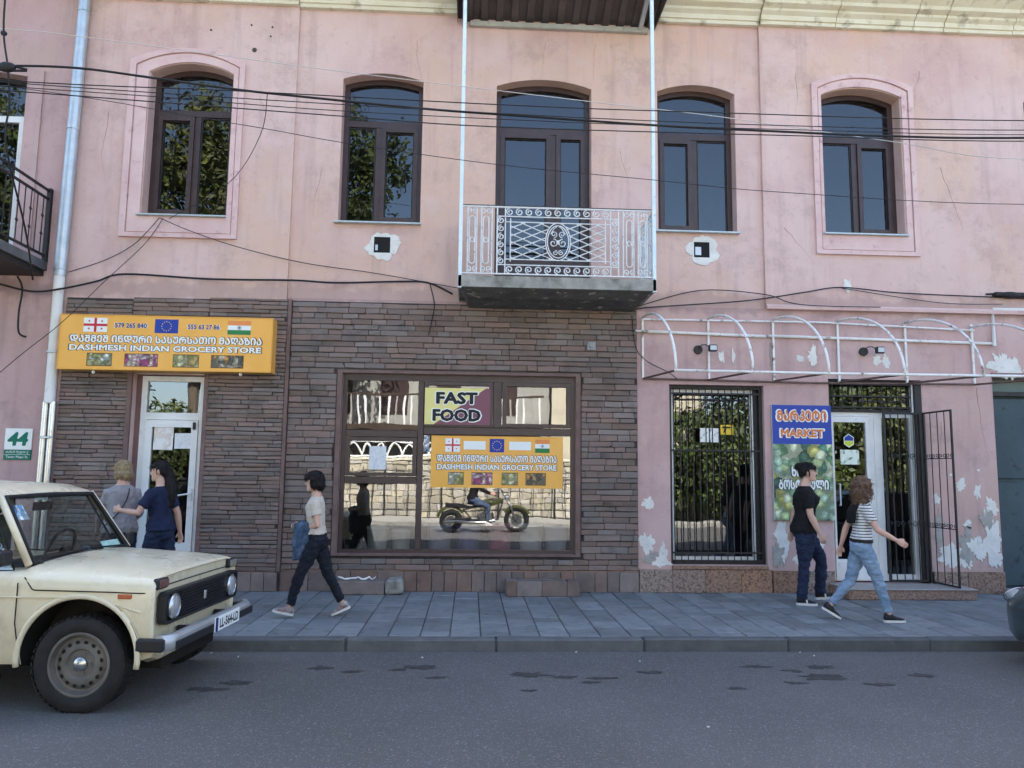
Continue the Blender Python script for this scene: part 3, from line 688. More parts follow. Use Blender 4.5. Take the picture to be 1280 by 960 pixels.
for i in range(6):
    cz = zb+.18+(zt-zb-.36)*i/5
    for cx, s_ in (((pl+ol)/2, 1), ((pr+orr)/2, -1)): bar(spiral(cx, cz, .046, pi*.5, 1.35, s_, 16, yf), .0085, 4, 'scroll')
# lattice around the oval
cx, cz, ra, rb = (il+ir)/2, (zb+zt)/2, .165, .255
zl, zh = zb+.20, zt-.20; slope = .42
def clip_bar(c0, sg):
    segs = []; prev = None; run = []
    for i in range(121):
        X = il+(ir-il)*i/120; Z = c0+sg*slope*(X-il)
        ok = zl <= Z <= zh and ((X-cx)/ra)**2+((Z-cz)/rb)**2 > 1
        if ok: run.append((X, yf, Z))
        else:
            if len(run) > 2: segs.append((run[0], run[-1]))
            run = []
    if len(run) > 2: segs.append((run[0], run[-1]))
    for a, c in segs: bar([a, c], .0075, 4, 'lattice_bar')
for k in range(-6, 8):
    clip_bar(zl+k*.105, 1); clip_bar(zl+k*.105+.03, -1)
for k in range(8, 14): clip_bar(zl+k*.105+.03, -1)
for s_ in (1.0, .86): bar([(cx+ra*s_*cos(2*pi*i/32), yf, cz+rb*s_*sin(2*pi*i/32)) for i in range(32)], .008, 5, 'oval', True)
for s_ in (-1, 1):
    bar(spiral(cx+s_*.062, cz-.02, .058, pi/2, 1.3, s_, 18, yf), .007, 5, 'scroll')
    bar(spiral(cx+s_*.055, cz+.10, .045, -pi/2, 1.3, -s_, 18, yf), .006, 5, 'scroll')
    bar(spiral(cx+s_*.04, cz-.15, .036, pi/2, 1.2, s_, 18, yf), .006, 5, 'scroll')
    bar([(cx+s_*.01,yf,cz+.21),(cx+s_*.05,yf,cz+.18),(cx+s_*.10,yf,cz+.10)], .006, 5, 'scroll')
b = M(); b.ell((cx,yf-.005,cz-.01), (.018,.012,.03)); b.build('rosette', WHITEIRON, BALO)
# side panels: uprights with long loops and scrolls
def side_panel(P):   # P maps (u,z) to a point
    L = lambda pts: [P(u, z) for u, z in pts]
    for u0 in (.08,.20):
        bar(L([(u0,zb),(u0,zt)]), .0085, 4)
    for u0 in (.14,.32):
        w_ = .038
        lp = [(u0+w_*cos(a), zt-.17+w_*sin(a)) for a in [pi*i/8 for i in range(9)]]+[(u0+w_*cos(a), zb+.17+w_*sin(a)) for a in [pi+pi*i/8 for i in range(9)]]
        bar(L(lp), .0085, 4, 'loop', True)
        d = [(u0+.028*cos(a), (zb+zt)/2+.034*sin(a)) for a in [2*pi*i/10 for i in range(10)]]; bar(L(d), .008, 4, 'ring', True)
        for s_ in (-1,1):
            for zz, q in ((zt-.06,1),(zb+.065,-1)):
                sp = [(p[0], p[2]) for p in spiral(u0+s_*.045, zz, .04, pi*.5*q, 1.2, s_*q, 12)]; bar(L(sp), .008, 4, 'scroll')
    for u0 in (.26,.40): bar(L([(u0,zb),(u0,zt)]), .0085, 4)
side_panel(lambda u, z: (x0+.03+u, yf, z)); side_panel(lambda u, z: (x1-.03-u, yf, z))
side_panel(lambda u, z: (x0+.02, yf+.02+u*1.0, z)); side_panel(lambda u, z: (x1-.02, yf+.02+u*1.0, z))
side_panel(lambda u, z: (x0+.02, yf+.42+u*.95, z)); side_panel(lambda u, z: (x1-.02, yf+.42+u*.95, z))
# canopy: ribbed dark sheet on beams
can = M(); cx0, cx1 = -.30, 2.62; n = 26; zc0, zc1 = 8.22, 8.60
pts = []
for i in range(n):
    xx = cx0+(cx1-cx0)*i/n; w_ = (cx1-cx0)/n
    up_ = (i % 2 == 0)
    pts += [(xx, .045 if up_ else 0), (xx+w_*.86, .045 if up_ else 0)]
vs = []
for (X, dz) in pts: vs += [(X, -.002, zc0+dz), (X, -1.12, zc1+dz)]
can.add(vs, [(2*i, 2*i+2, 2*i+3, 2*i+1) for i in range(len(pts)-1)])
CAN = can.build('canopy_sheet', pm('dark_sheet_metal', (.07,.058,.058), (.10,.085,.083), 4, .55, .1, 30, coord='P', metal=.2), BALO)
b = M(); b.box(cx0+.18, cx1-.1, -.075, -.003, 8.13, 8.205, c=.006); b.build('canopy_beam', pm('old_beam', (.36,.36,.33),(.45,.44,.40),5,.9,.3,40,coord='P',c3=(.2,.19,.17),s3=6), BALO)
b = M(); b.box(cx0, cx1, -.93, -.85, 8.44, 8.52, c=.006); b.build('canopy_beam', MATS['dark_sheet_metal'], BALO)
for xx in (cx0+.1, cx1-.22):
    b = M(); b.add([(xx-.03,-.01,8.13),(xx+.03,-.01,8.13),(xx+.03,-1.1,8.52),(xx-.03,-1.1,8.52),(xx-.03,-.01,8.20),(xx+.03,-.01,8.20),(xx+.03,-1.1,8.59),(xx-.03,-1.1,8.59)], [(0,1,2,3),(4,7,6,5),(0,4,5,1),(3,2,6,7),(0,3,7,4),(1,5,6,2)])
    b.build('canopy_beam', GALV, BALO)
b = M(); b.box(cx0-.01, cx0, -1.12, -.01, 8.20, 8.66); b.box(cx1, cx1+.01, -1.12, -.01, 8.20, 8.66); b.box(cx0, cx1, -1.135, -1.122, 8.56, 8.70); b.build('canopy_fascia', MATS['dark_sheet_metal'], BALO)
# ================================================================== neighbouring house on the left
NB = thing('neighbour_house', 'dusky pink neighbouring house with white framed balcony door and house number plate', 'building', (0,0,0))
w = M(); wall_sheet(w, -16, -5.66, 0, 8.42, .0, [inset_arch(-8.6,-6.36,4.42,7.10,7.19,0)], .25)
w.add([(-16,0,8.42),(-5.66,0,8.42),(-5.66,9,8.42),(-16,9,8.42)], [(0,1,2,3)]); w.box(-16,-5.67,8.8,9,0,8.41)
w.box(-16,-15.8,.3,8.8,0,8.4); w.build('wall', PINK2, NB)
w = M(); w.box(-15.7,-5.68,4.2,4.3,.02,8.3); w.box(-15.7,-5.68,.26,4.2,4.2,4.4); w.build('inner_wall', DARKROOM, NB)
rf = M(); rf.add([(-16,-.5,8.75),(-5.82,-.5,8.75),(-5.82,4.4,10.6),(-16,4.4,10.6),(-16,9.4,8.6),(-5.82,9.4,8.6),(-16,-.5,8.68),(-5.82,-.5,8.68)], [(0,1,2,3),(3,2,5,4),(6,7,1,0),(6,4,5,7),(1,7,5,2),(0,3,4,6)]); rf.build('roof', ROOFM, NB)
b = M(); b.prism([(p[0], p[1]+.02) for p in prof], -16, -5.68, ax='x'); b.build('cornice_length', CREAM, NB)
b = M(); b.ring(inset_arch(-8.82,-6.14,4.42,7.2,7.32,0), inset_arch(-8.6,-6.36,4.43,7.10,7.19,0), -.03, .01); b.build('window_surround', PINK2, NB)
f = M(); f.ring(inset_arch(-8.6,-6.36,4.42,7.10,7.19,0), inset_arch(-8.6,-6.36,4.42,7.10,7.19,.07), .15, .22); f.build('outer_frame', BLACKM, NB)
f = M(); f.ring(rect(-8.5,-6.44,4.46,6.58), rect(-8.42,-6.52,4.56,6.49), .14, .21); f.box(-7.55,-7.45,.145,.205,4.5,6.5); nd = f.build('balcony_door', WHITE, NB)
pane(nd, -8.45,-6.50,4.5,6.52,.18,GLASS); pane(nd, -8.5,-6.44,6.6,7.1,.18,GLASS)
# its balcony, black iron
b = M(); b.prism([(-9.5,4.30),(-5.89,4.30),(-5.89,4.42),(-9.5,4.42)], -1.35, -.002); nbb = b.build('balcony', pm('dark_slab',(.10,.10,.105),(.15,.15,.15),5,.9,.3,30), NB)
b = M(); b.box(-9.45,-5.93,-1.30,-.01,4.22,4.295); b.build('beam', BLACKM, nbb)
for (xa, xb, ya, yb2) in ((-5.93,-5.90,-1.33,-.03),(-9.48,-5.90,-1.335,-1.305)):
    for zz in (5.42, 5.30, 4.50):
        b = M(); b.box(xa, xb, ya, yb2, zz-.014, zz+.014); b.build('rail', BLACKM, nbb)
for yy in (-.035,-1.32):
    b = M(); b.box(-5.945,-5.885,yy-.03,yy+.03,4.42,5.46,c=.005); b.build('post', BLACKM, nbb)
for i in range(1,9):
    yy = -.035-1.285*i/9; b = M(); b.tube([(-5.915,yy,4.5),(-5.915,yy,5.31)], .008, 5); b.build('baluster', BLACKM, nbb)
    if i % 2:
        for zz in (4.78,5.03): b = M(); b.tube([(-5.915,yy+.03*cos(a),zz+.035*sin(a)) for a in (0,pi/2,pi,3*pi/2)], .007, 4, closed=True); b.build('diamond', BLACKM, nbb)
for i in range(1,24):
    xx = -5.915-3.5*i/24; b = M(); b.tube([(xx,-1.32,4.5),(xx,-1.32,5.31)], .008, 5); b.build('baluster', BLACKM, nbb)
# house number plate
def text(s, h, width=None, off=0.0, mat=None, sx=1.0, name='lettering', shear=0, par=None, loc=(0,0,0), rz=0):
    """flat printed lettering as a mesh in the x-z plane, centred; h = height, off = how much fatter than the plain font (in em)"""
    c = bpy.data.curves.new('t', 'FONT'); c.body = s; c.size = 1; c.shear = shear; c.resolution_u = 2
    o = bpy.data.objects.new('t', c); COL.objects.link(o); dg = bpy.context.evaluated_depsgraph_get()
    me = bpy.data.meshes.new_from_object(o.evaluated_get(dg)); bpy.data.objects.remove(o); bpy.data.curves.remove(c)
    vs = [v.co.copy() for v in me.vertices]; fs = [tuple(p.vertices) for p in me.polygons]; bpy.data.meshes.remove(me)
    x0 = min(v.x for v in vs)-off; x1 = max(v.x for v in vs)+off; z0 = min(v.y for v in vs)-off; z1 = max(v.y for v in vs)+off
    k = h/(z1-z0); kx = (width/(x1-x0)) if width else k*sx
    m = M(); nn = 10 if off > .02 else (6 if off > 0 else 1)
    for q in range(nn):
        dx, dz = (off*cos(2*pi*q/nn), off*sin(2*pi*q/nn)) if nn > 1 else (0, 0)
        m.add([((v.x+dx-(x0+x1)/2)*kx, -q*.00004, (v.y+dz-(z0+z1)/2)*k) for v in vs], fs)
    o = obj(name, m.mesh(name, mat), par, loc, (0,0,rz)); o['kind'] = 'stuff'
    return o
def flat(n, c, r=.6): return pm('print_'+n, c, None, rough=r)
GREEN = flat('green', (.01,.16,.10)); PW = flat('white', (.78,.80,.78)); PBLK = flat('black', (.015,.015,.018)); NAVY = flat('navy', (.02,.03,.16))
pl_ = thing('house_number_plate', 'white and green house number plate reading 44', 'number plate', (-6.07,-.012,1.91))
b = M(); b.box(-.178,.178,-.008,.010,-.075,.21,c=.003); b.build('plate', PW, pl_)
b = M(); b.box(-.178,.178,-.009,.010,-.21,-.077,c=.003); b.build('street_band', GREEN, pl_)
text('44', .185, .27, .05, GREEN, par=pl_, loc=(-.005,-.0095,.07), shear=.12)
text('თამარ მეფის ქ.', .04, .30, .004, PW, par=pl_, loc=(0,-.0105,-.108)); b = M(); b.box(-.17,.17,-.0105,-.0098,-.142,-.138); b.build('rule', PW, pl_); text('Tamar Mepe St.', .042, .29, .004, PW, par=pl_, loc=(0,-.0105,-.175))

# ================================================================== drainpipe between the houses
dp = thing('drainpipe', 'galvanised drainpipe with white lower length between the two houses', 'drainpipe', (-5.645,-.13,0))
b = M(); b.tube([(0,0,4.2),(.02,0,6.3),(.045,0,8.5)], .078, 16); b.build('pipe', GALV, dp, smooth='auto')
b = M(); b.tube([(.0,0,2.46),(0,0,4.24)], .068, 16); b.build('pipe', WHITE, dp, smooth='auto')
for dx in (-.045,.05): b = M(); b.tube([(dx,.0,.12),(dx,0,2.48)], .042, 12); b.build('pipe', pm('bright_pipe',(.6,.62,.64),(.5,.5,.5),6,.25,metal=.8), dp, smooth='auto')
b = M(); b.tube([(0.05,0,.14),(.05,-.03,.08),(.05,-.12,.04)], .042, 10); b.build('spout', MATS['bright_pipe'], dp, smooth='auto')
for zz, xx in ((8.05,.04),(6.3,.02),(4.3,0),(3.15,0),(2.0,0),(1.2,0)):
    b = M(); b.lathe([(.082,-.015),(.086,-.012),(.086,.012),(.082,.015)], (xx,0,zz), 'z', 16); b.box(xx-.01,xx+.01,.05,.13,zz-.01,zz+.01); b.build('bracket', GALV, dp)

# ================================================================== big orange shop sign
ORANGE = pm('orange_sign_film', (.80,.40,.075), (.84,.44,.10), 2, .45, 0)
RED = flat('red', (.55,.03,.05)); BLUE = flat('eu_blue', (.02,.05,.30)); SAFF = flat('saffron', (.75,.26,.08)); GRN = flat('flag_green', (.03,.20,.06)); YEL = flat('yellow', (.8,.55,.05))
def quad(name, par, x0, x1, z0, z1, y, mat): b = M(); b.add([(x0,y,z0),(x1,y,z0),(x1,y,z1),(x0,y,z1)], [(0,1,2,3)]); return b.build(name, mat, par)
def star(m, x, y, z, r, n=5):
    pts = [(x+(r if i % 2 == 0 else r*.42)*sin(pi*i/n), y, z+(r if i % 2 == 0 else r*.42)*cos(pi*i/n)) for i in range(2*n)]; m.poly(pts)
def vcells(name, cols, scale, dist=.25, nscale=6, rough=.5, cells=True):
    """printed picture: irregular coloured cells"""
    if name in MATS: return MATS[name]
    m = bpy.data.materials.new(name); m.use_nodes = True; t = m.node_tree; N = t.nodes.new; L = t.links.new
    b = t.nodes['Principled BSDF']; b.inputs['Roughness'].default_value = rough
    tc = N('ShaderNodeTexCoord'); no = N('ShaderNodeTexNoise'); no.inputs['Scale'].default_value = nscale; no.inputs['Detail'].default_value = 4; L(tc.outputs['Object'], no.inputs['Vector'])
    ms = N('ShaderNodeVectorMath'); ms.operation = 'SCALE'; ms.inputs['Scale'].default_value = dist; L(no.outputs['Color'], ms.inputs[0])
    ad = N('ShaderNodeVectorMath'); L(tc.outputs['Object'], ad.inputs[0]); L(ms.outputs[0], ad.inputs[1])
    v = N('ShaderNodeTexVoronoi'); v.inputs['Scale'].default_value = scale; L(ad.outputs[0], v.inputs['Vector'])
    sp = N('ShaderNodeSeparateColor'); L(v.outputs['Color'], sp.inputs[0])
    cr = N('ShaderNodeValToRGB'); cr.color_ramp.interpolation = 'CONSTANT'
    while len(cr.color_ramp.elements) < len(cols): cr.color_ramp.elements.new(.5)
    for i, c in enumerate(cols): cr.color_ramp.elements[i].position = i/len(cols); cr.color_ramp.elements[i].color = (*c, 1)
    L(sp.outputs[0], cr.inputs[0])
    sh = N('ShaderNodeMapRange'); sh.inputs[1].default_value = 0; sh.inputs[2].default_value = .55; sh.inputs[3].default_value = 1.5; sh.inputs[4].default_value = .4; L(v.outputs['Distance'], sh.inputs[0])
    n2 = N('ShaderNodeTexNoise'); n2.inputs['Scale'].default_value = scale*6; L(tc.outputs['Object'], n2.inputs['Vector'])
    m2 = N('ShaderNodeMath'); m2.operation = 'MULTIPLY_ADD'; m2.inputs[1].default_value = .9; L(n2.outputs[0], m2.inputs[0]); m3 = N('ShaderNodeMath'); m3.operation = 'MULTIPLY'; m2.inputs[2].default_value = .55; L(m2.outputs[0], m3.inputs[0]); L(sh.outputs[0], m3.inputs[1])
    hs = N('ShaderNodeHueSaturation'); L(cr.outputs[0], hs.inputs['Color']); L(m3.outputs[0] if cells else m2.outputs[0], hs.inputs['Value'])
    L(hs.outputs[0], b.inputs['Base Color']); MATS[name] = m; return m
PH = [vcells('photo_jars', [(.35,.36,.16),(.55,.56,.42),(.25,.28,.10),(.65,.66,.60),(.45,.40,.12)], 16), vcells('photo_sweets', [(.45,.06,.22),(.6,.5,.5),(.55,.2,.3),(.3,.05,.15),(.7,.6,.45)], 18),
      vcells('photo_herbs', [(.30,.33,.09),(.55,.52,.25),(.40,.30,.10),(.6,.58,.35)], 12), vcells('photo_spices', [(.12,.11,.08),(.25,.22,.15),(.5,.25,.06),(.08,.08,.06),(.4,.36,.25)], 16)]
def grocery_sign(par, W_, H_, y, phones):
    """the printed face: flags, phone numbers, two lines of lettering, four pictures; W_ x H_ centred on the parent"""
    u = lambda f: (f-.5)*W_; v = lambda f: (.5-f)*H_
    fw, fh = W_*.113, H_*.27
    def flagbox(fx, fz): return u(fx)-fw/2, u(fx)+fw/2, v(fz)-fh/2, v(fz)+fh/2
    a, b_, c, d = flagbox(.155, .17); fl = quad('flag', par, a, b_, c, d, y-.001, PW)
    m = M(); t = fw*.055; xm, zm = (a+b_)/2, (c+d)/2
    m.add([(xm-t,y-.002,c),(xm+t,y-.002,c),(xm+t,y-.002,d),(xm-t,y-.002,d)], [(0,1,2,3)]); m.add([(a,y-.0022,zm-t),(b_,y-.0022,zm-t),(b_,y-.0022,zm+t),(a,y-.0022,zm+t)], [(0,1,2,3)])
    for sx in (-1,1):
        for sz in (-1,1):
            X, Z, q = xm+sx*fw*.27, zm+sz*fh*.27, fw*.05
            m.poly([(X-q,y-.002,Z-q*.35),(X-q*.3,y-.002,Z-q*.3),(X-q*.35,y-.002,Z-q),(X+q*.35,y-.002,Z-q),(X+q*.3,y-.002,Z-q*.3),(X+q,y-.002,Z-q*.35),(X+q,y-.002,Z+q*.35),(X+q*.3,y-.002,Z+q*.3),(X+q*.35,y-.002,Z+q),(X-q*.35,y-.002,Z+q),(X-q*.3,y-.002,Z+q*.3),(X-q,y-.002,Z+q*.35)])
    m.build('flag_cross', RED, fl)
    a, b_, c, d = flagbox(.497, .17); fl = quad('flag', par, a, b_, c, d, y-.001, BLUE); m = M()
    for i in range(12): star(m, (a+b_)/2+fh*.33*sin(pi*i/6), y-.002, (c+d)/2+fh*.33*cos(pi*i/6), fh*.055)
    m.build('flag_stars', YEL, fl)
    a, b_, c, d = flagbox(.85, .17); fl = quad('flag', par, a, b_, c, d, y-.001, PW)
    quad('flag_band', fl, a, b_, c+fh*.667, d, y-.002, SAFF); quad('flag_band', fl, a, b_, c, c+fh*.333, y-.002, GRN)
    m = M(); X, Z = (a+b_)/2, (c+d)/2; R0 = fh*.14
    m.tube([(X+R0*cos(2*pi*i/20), y-.002, Z+R0*sin(2*pi*i/20)) for i in range(20)], fh*.014, 4, closed=True, flat=.05)
    for i in range(12): m.tube([(X,y-.002,Z),(X+R0*cos(pi*i/6),y-.002,Z+R0*sin(pi*i/6))], fh*.008, 3)
    m.build('flag_wheel', NAVY, fl)
    if phones:
        for s_, fx in (('579 265 840', .325), ('555 63 27 86', .677)):
            text(s_, H_*.105, W_*.162, .06, PW, par=par, loc=(u(fx), y-.001, v(.17))); text(s_, H_*.095, W_*.155, .03, NAVY, par=par, loc=(u(fx), y-.002, v(.17)))
    else:
        for fx in (.325,.677): quad('blank_label', par, u(fx)-W_*.085, u(fx)+W_*.085, v(.17)-H_*.085, v(.17)+H_*.085, y-.001, PW)
    for off, mt, yy in ((.075, PBLK, .001), (.035, PW, .002)):
        text('ᲓᲐᲨᲛᲔᲨ ᲘᲜᲓᲣᲠᲘ ᲡᲐᲡᲣᲠᲡᲐᲗᲝ ᲛᲐᲦᲐᲖᲘᲐ', H_*(.165 if off > .05 else .145), W_*(.935 if off > .05 else .925), off, mt, par=par, loc=(0, y-yy, v(.435)))
        text('DASHMESH INDIAN GROCERY STORE', H_*(.135 if off > .05 else .115), W_*(.935 if off > .05 else .925), off, mt, par=par, loc=(0, y-yy, v(.605)))
    for (fx, w_), mt in zip(((.185,.115),(.385,.155),(.60,.12),(.80,.152)), PH):
        quad('picture_border', par, u(fx)-W_*w_/2-.008*W_/2.8, u(fx)+W_*w_/2+.008*W_/2.8, v(.835)-H_*.125, v(.835)+H_*.125, y-.001, pm('print_brown',(.12,.06,.02)))
        quad('picture', par, u(fx)-W_*w_/2, u(fx)+W_*w_/2, v(.835)-H_*.112, v(.835)+H_*.112, y-.002, mt)
SG = thing('shop_sign', 'large orange lightbox sign of the Indian grocery with flags and phone numbers above its door', 'sign', (-4.10,-.30,3.273))
b = M(); b.box(-1.40,1.40,0,.245,-.372,.372,c=.006); b.build('sign_box', ORANGE, SG)
b = M(); b.ring(rect(-1.40,1.40,-.372,.372), rect(-1.388,1.388,-.36,.36), -.006, .002); b.build('sign_edge', pm('orange_edge',(.72,.36,.07),(.68,.34,.07),4,.4), SG)
grocery_sign(SG, 2.72, .70, -.001, True)
for xx in (-.95, .98): b = M(); b.ell((xx,.06,-.395), (.022,.022,.026), 10, 8); b.build('bulb', PW, SG)
SG2 = thing('shop_sign', 'orange banner sign of the Indian grocery stuck inside the shop window with blanked phone numbers', 'sign', (.366,.046,1.751))
b = M(); b.box(-.918,.918,0,.004,-.358,.358); b.build('banner', ORANGE, SG2); grocery_sign(SG2, 1.80, .69, -.001, False)
FF = thing('fast_food_sign', 'yellow and maroon FAST FOOD panel in the upper pane of shop window', 'sign', (-.197,-.004,2.515))
b = M(); b.box(-.455,.455,.0,.014,-.255,.255,c=.003); b.build('panel', flat('sign_yellow', (.74,.66,.25)), FF)
b = M(); b.poly([(-.33,-.001,-.255),(.455,-.001,-.255),(.455,-.001,.255),(.39,-.001,.255)]); b.build('panel_diagonal', flat('maroon', (.21,.085,.11)), FF)
for s_, zz, w_ in (('FAST', .115, .58), ('FOOD', -.125, .67)):
    text(s_, .20, w_+.035, .085, PW, par=FF, loc=(-.01,-.003,zz)); text(s_, .172, w_, .05, PBLK, par=FF, loc=(-.01,-.005,zz))
sticker = sheet('narrow_sticker', -.655, -.575, 1.88, 2.11, .045, 'narrow white and blue sticker at the left edge of the large shop pane', vcells('sticker_print', [(.7,.72,.75),(.1,.25,.5),(.75,.77,.8),(.55,.6,.65)], 22), 'sticker')
# paint pots and crates inside the shop window
random.seed(2)
for i, (xx, c, hh, r) in enumerate(((-.42,(.30,.30,.42),.42,.17),(-.02,(.20,.19,.36),.42,.17),(.42,(.42,.13,.19),.45,.17),(.86,(.45,.46,.52),.45,.17),(1.22,(.36,.38,.46),.43,.16),(-1.28,(.42,.47,.48),.40,.15),(-.95,(.48,.5,.5),.36,.13))):
    m = M(); m.lathe([(r*.86,0),(r,hh),(r*1.05,hh),(r*1.05,hh-.03)], (0,0,0), 'z', 20); m.lathe([(0,.01),(r*.86,.0)], (0,0,0), 'z', 20)
    o = obj('goods_bucket', m.mesh('goods_bucket', pm('bucket_%d' % i, c, None, rough=.45), True), None, (xx, .29, .44))
    tag(o, ['grey violet','dark blue','crimson','pale grey','greyish blue','small greenish grey','smallest off-white'][i]+' plastic tub standing behind the shop window glass', 'tub', 'tubs behind the shop window')
dsp = M(); dsp.box(-1.75,1.42,.18,.9,.03,.43); tag(dsp.build('display_ledge', DARKROOM), 'dark low display ledge inside the shop window carrying plastic tubs', 'ledge')

# ================================================================== market sign poster
MK = thing('market_sign', 'blue MARKET sign board with picture of green fruit and vegetables', 'sign', (4.675,-.035,1.80))
b = M(); b.box(-.43,.43,-.012,.028,-.81,.81,c=.003); b.build('board', pm('board_edge',(.5,.5,.52)), MK)
VEG = vcells('vegetable_picture', [(.16,.36,.16),(.48,.58,.28),(.28,.46,.26),(.68,.74,.50),(.05,.13,.08),(.40,.56,.40),(.62,.60,.18),(.10,.28,.18)], 8, .12, 9)
quad('picture', MK, -.428,.428,-.808,.255,-.013,VEG); quad('blue_header', MK, -.428,.428,.255,.808,-.0135,flat('market_blue',(.035,.065,.33)))
ORT = flat('orange_letters', (.62,.20,.06))
for s_, zz, w_, h_ in (('ᲛᲐᲠᲙᲔᲢᲘ', .66, .72, .16), ('MARKET', .41, .62, .115)):
    text(s_, h_+.03, w_+.045, .085, PW, par=MK, loc=(0,-.0155,zz)); text(s_, h_, w_, .045, ORT, par=MK, loc=(0,-.0165,zz))
for s_, zz, w_ in (('ᲮᲘᲚᲘ', -.13, .34), ('ᲑᲝᲡᲢᲜᲔᲣᲚᲘ', -.31, .72)):
    text(s_, .165, w_+.03, .08, PBLK, par=MK, loc=(0,-.0155,zz)); text(s_, .145, w_, .05, PW, par=MK, loc=(0,-.0165,zz))
sheet('paper_notice', 3.235, 3.375, 2.07, 2.27, .085, 'white two column paper notice behind the barred market window, the one with symbols', vcells('notice_grid', [(.80,.82,.80),(.74,.78,.76),(.85,.86,.85),(.3,.35,.33),(.8,.8,.8)], 30, .05, cells=False)); sheet('paper_notice', 3.39, 3.53, 2.07, 2.27, .085, 'white paper notice behind the barred market window beside the yellow sticker', MATS['notice_grid'])
ys = sheet('yellow_sticker', 3.545, 3.73, 2.18, 2.32, .085, 'yellow sticker with a black handgun shape behind the barred market window', YEL, 'sticker')
b = M(); b.poly([(-.07,-.0015,.02),(.05,-.0015,.02),(.06,-.0015,.045),(-.06,-.0015,.05)]); b.poly([(-.03,-.0016,.03),(-.055,-.0016,-.04),(-.02,-.0016,-.04),(0,-.0016,.03)]); b.build('sticker_print', PBLK, ys)
hx = thing('hexagon_sticker', 'blue and yellow hexagonal sticker on market door glass', 'sticker', (5.425,.106,2.12))
b = M(); b.poly([(.085*sin(pi*i/3),0,.10*cos(pi*i/3)) for i in range(6)]); b.build('backing', PW, hx); b = M(); b.poly([(.075*sin(pi*i/3),-.001,.088*cos(pi*i/3)) for i in (4,5,0,1,2)][1:4]+[(.065,-.001,0),(-.065,-.001,0)]); b.build('blue_half', BLUE, hx)
b = M(); b.poly([(-.065,-.001,-.005),(-.065,-.001,-.045),(0,-.001,-.088),(.065,-.001,-.045),(.065,-.001,-.005)]); b.build('yellow_half', flat('lime',(.55,.6,.06)), hx)
sheet('paper_notice', 5.29, 5.565, 1.78, 1.99, .105, 'pale green printed notice on market door glass below hexagon sticker', vcells('green_notice', [(.66,.74,.64),(.55,.66,.55),(.72,.78,.70),(.2,.3,.22),(.7,.76,.68)], 26, .1, cells=False))

# ================================================================== bare awning frame over the market
AW = thing('awning_frame', 'bare white steel awning frame with curved ribs above the market shopfront', 'awning frame', (0,0,0))
AWM = pm('chipped_white_steel', (.78,.77,.75), (.70,.69,.66), 6, .55, .2, 40, c3=(.20,.13,.09), s3=9, lo3=.56, hi3=.7)
rx = [2.41,3.36,4.30,5.25,6.25,7.25]
for i, X in enumerate(rx):
    n = 14; dy = -.02 if X < 4.2 else -.03
    b = M(); b.tube([(X+.05*sin(pi/2*k/n), dy-1.58*sin(pi/2*k/n), 2.86+.97*cos(pi/2*k/n)+(-.04 if i == 5 else 0)) for k in range(n+1)], .017, 7); b.build('rib', AWM, AW, smooth=True)
    b = M(); b.box(X-.014,X+.014,dy-.016,dy+.012,2.94,3.83); b.build('wall_post', AWM, AW)
    b = M(); b.tube([(X+.05,dy-1.58,2.86),(X,dy,2.95)], .014, 6); b.build('strut', pm('rusty_steel',(.10,.06,.05),(.17,.11,.09),9,.8,.2,50), AW)
for (xa, xb, za, zb2) in ((2.30,4.19,3.63,3.59),(4.22,7.56,3.60,3.555)):
    b = M(); b.tube([(xa,-.03,za),(xb,-.03,zb2)], .022, 8); b.build('rail', AWM, AW, smooth=True)
b = M(); b.tube([(2.41,-.035,3.80),(5.0,-.05,3.81),(7.28,-.05,3.74)], .014, 6); b.build('rail', AWM, AW); b = M(); b.tube([(2.41,-.035,2.95),(4.9,-.04,2.93),(7.25,-.05,2.95)], .015, 6); b.build('rail', MATS['rusty_steel'], AW)
b = M(); b.tube([(2.44,-1.60,2.86),(4.4,-1.60,2.855),(7.32,-1.6,2.87)], .017, 7); b.build('rail', AWM, AW, smooth=True)
b = M(); b.tube([(7.57,-.05,3.52),(7.575,-.05,4.06),(9.6,-.05,4.08)], .026, 8); tag(b.build('white_conduit', WHITE), 'white plastic conduit turning along the wall above garage door', 'conduit')
for k, (xx, zz) in enumerate(((3.21,3.38),(5.63,3.40))):
    t = thing('floodlight', ['small black floodlight on a stalk above the barred market window','small black floodlight on a stalk above the market door'][k], 'floodlight', (xx,-.01,zz), 0, 'floodlights under the awning frame')
    b = M(); b.lathe([(0,-.03),(.06,-.03),(.065,-.0),(0,0)], (0,0,0), 'y', 14); b.build('base', BLACKM, t); b = M(); b.tube([(0,-.02,0),(.03,-.07,.06),(.08,-.1,.06),(.14,-.12,.02)], .008, 6); b.build('stalk', BLACKM, t)
    b = M(); b.box(.105,.225,-.19,-.12,-.045,.05,c=.012); b.build('housing', BLACKM, t); b = M(); b.box(.12,.21,-.196,-.19,-.03,.035); b.build('lens', SILL, t)
b = M(); b.box(-.06,.06,-.03,0,-.06,.06,c=.008); b.lathe([(0,-.05),(.03,-.05),(.035,-.03)], (0,0,0), 'y', 10); tag(obj('junction_box', b.mesh('junction_box', pm('grey_plastic',(.30,.31,.32),None,rough=.6)), None, (1.67,-.06,3.39)), 'small grey electrical junction box on brick wall under balcony', 'junction box')

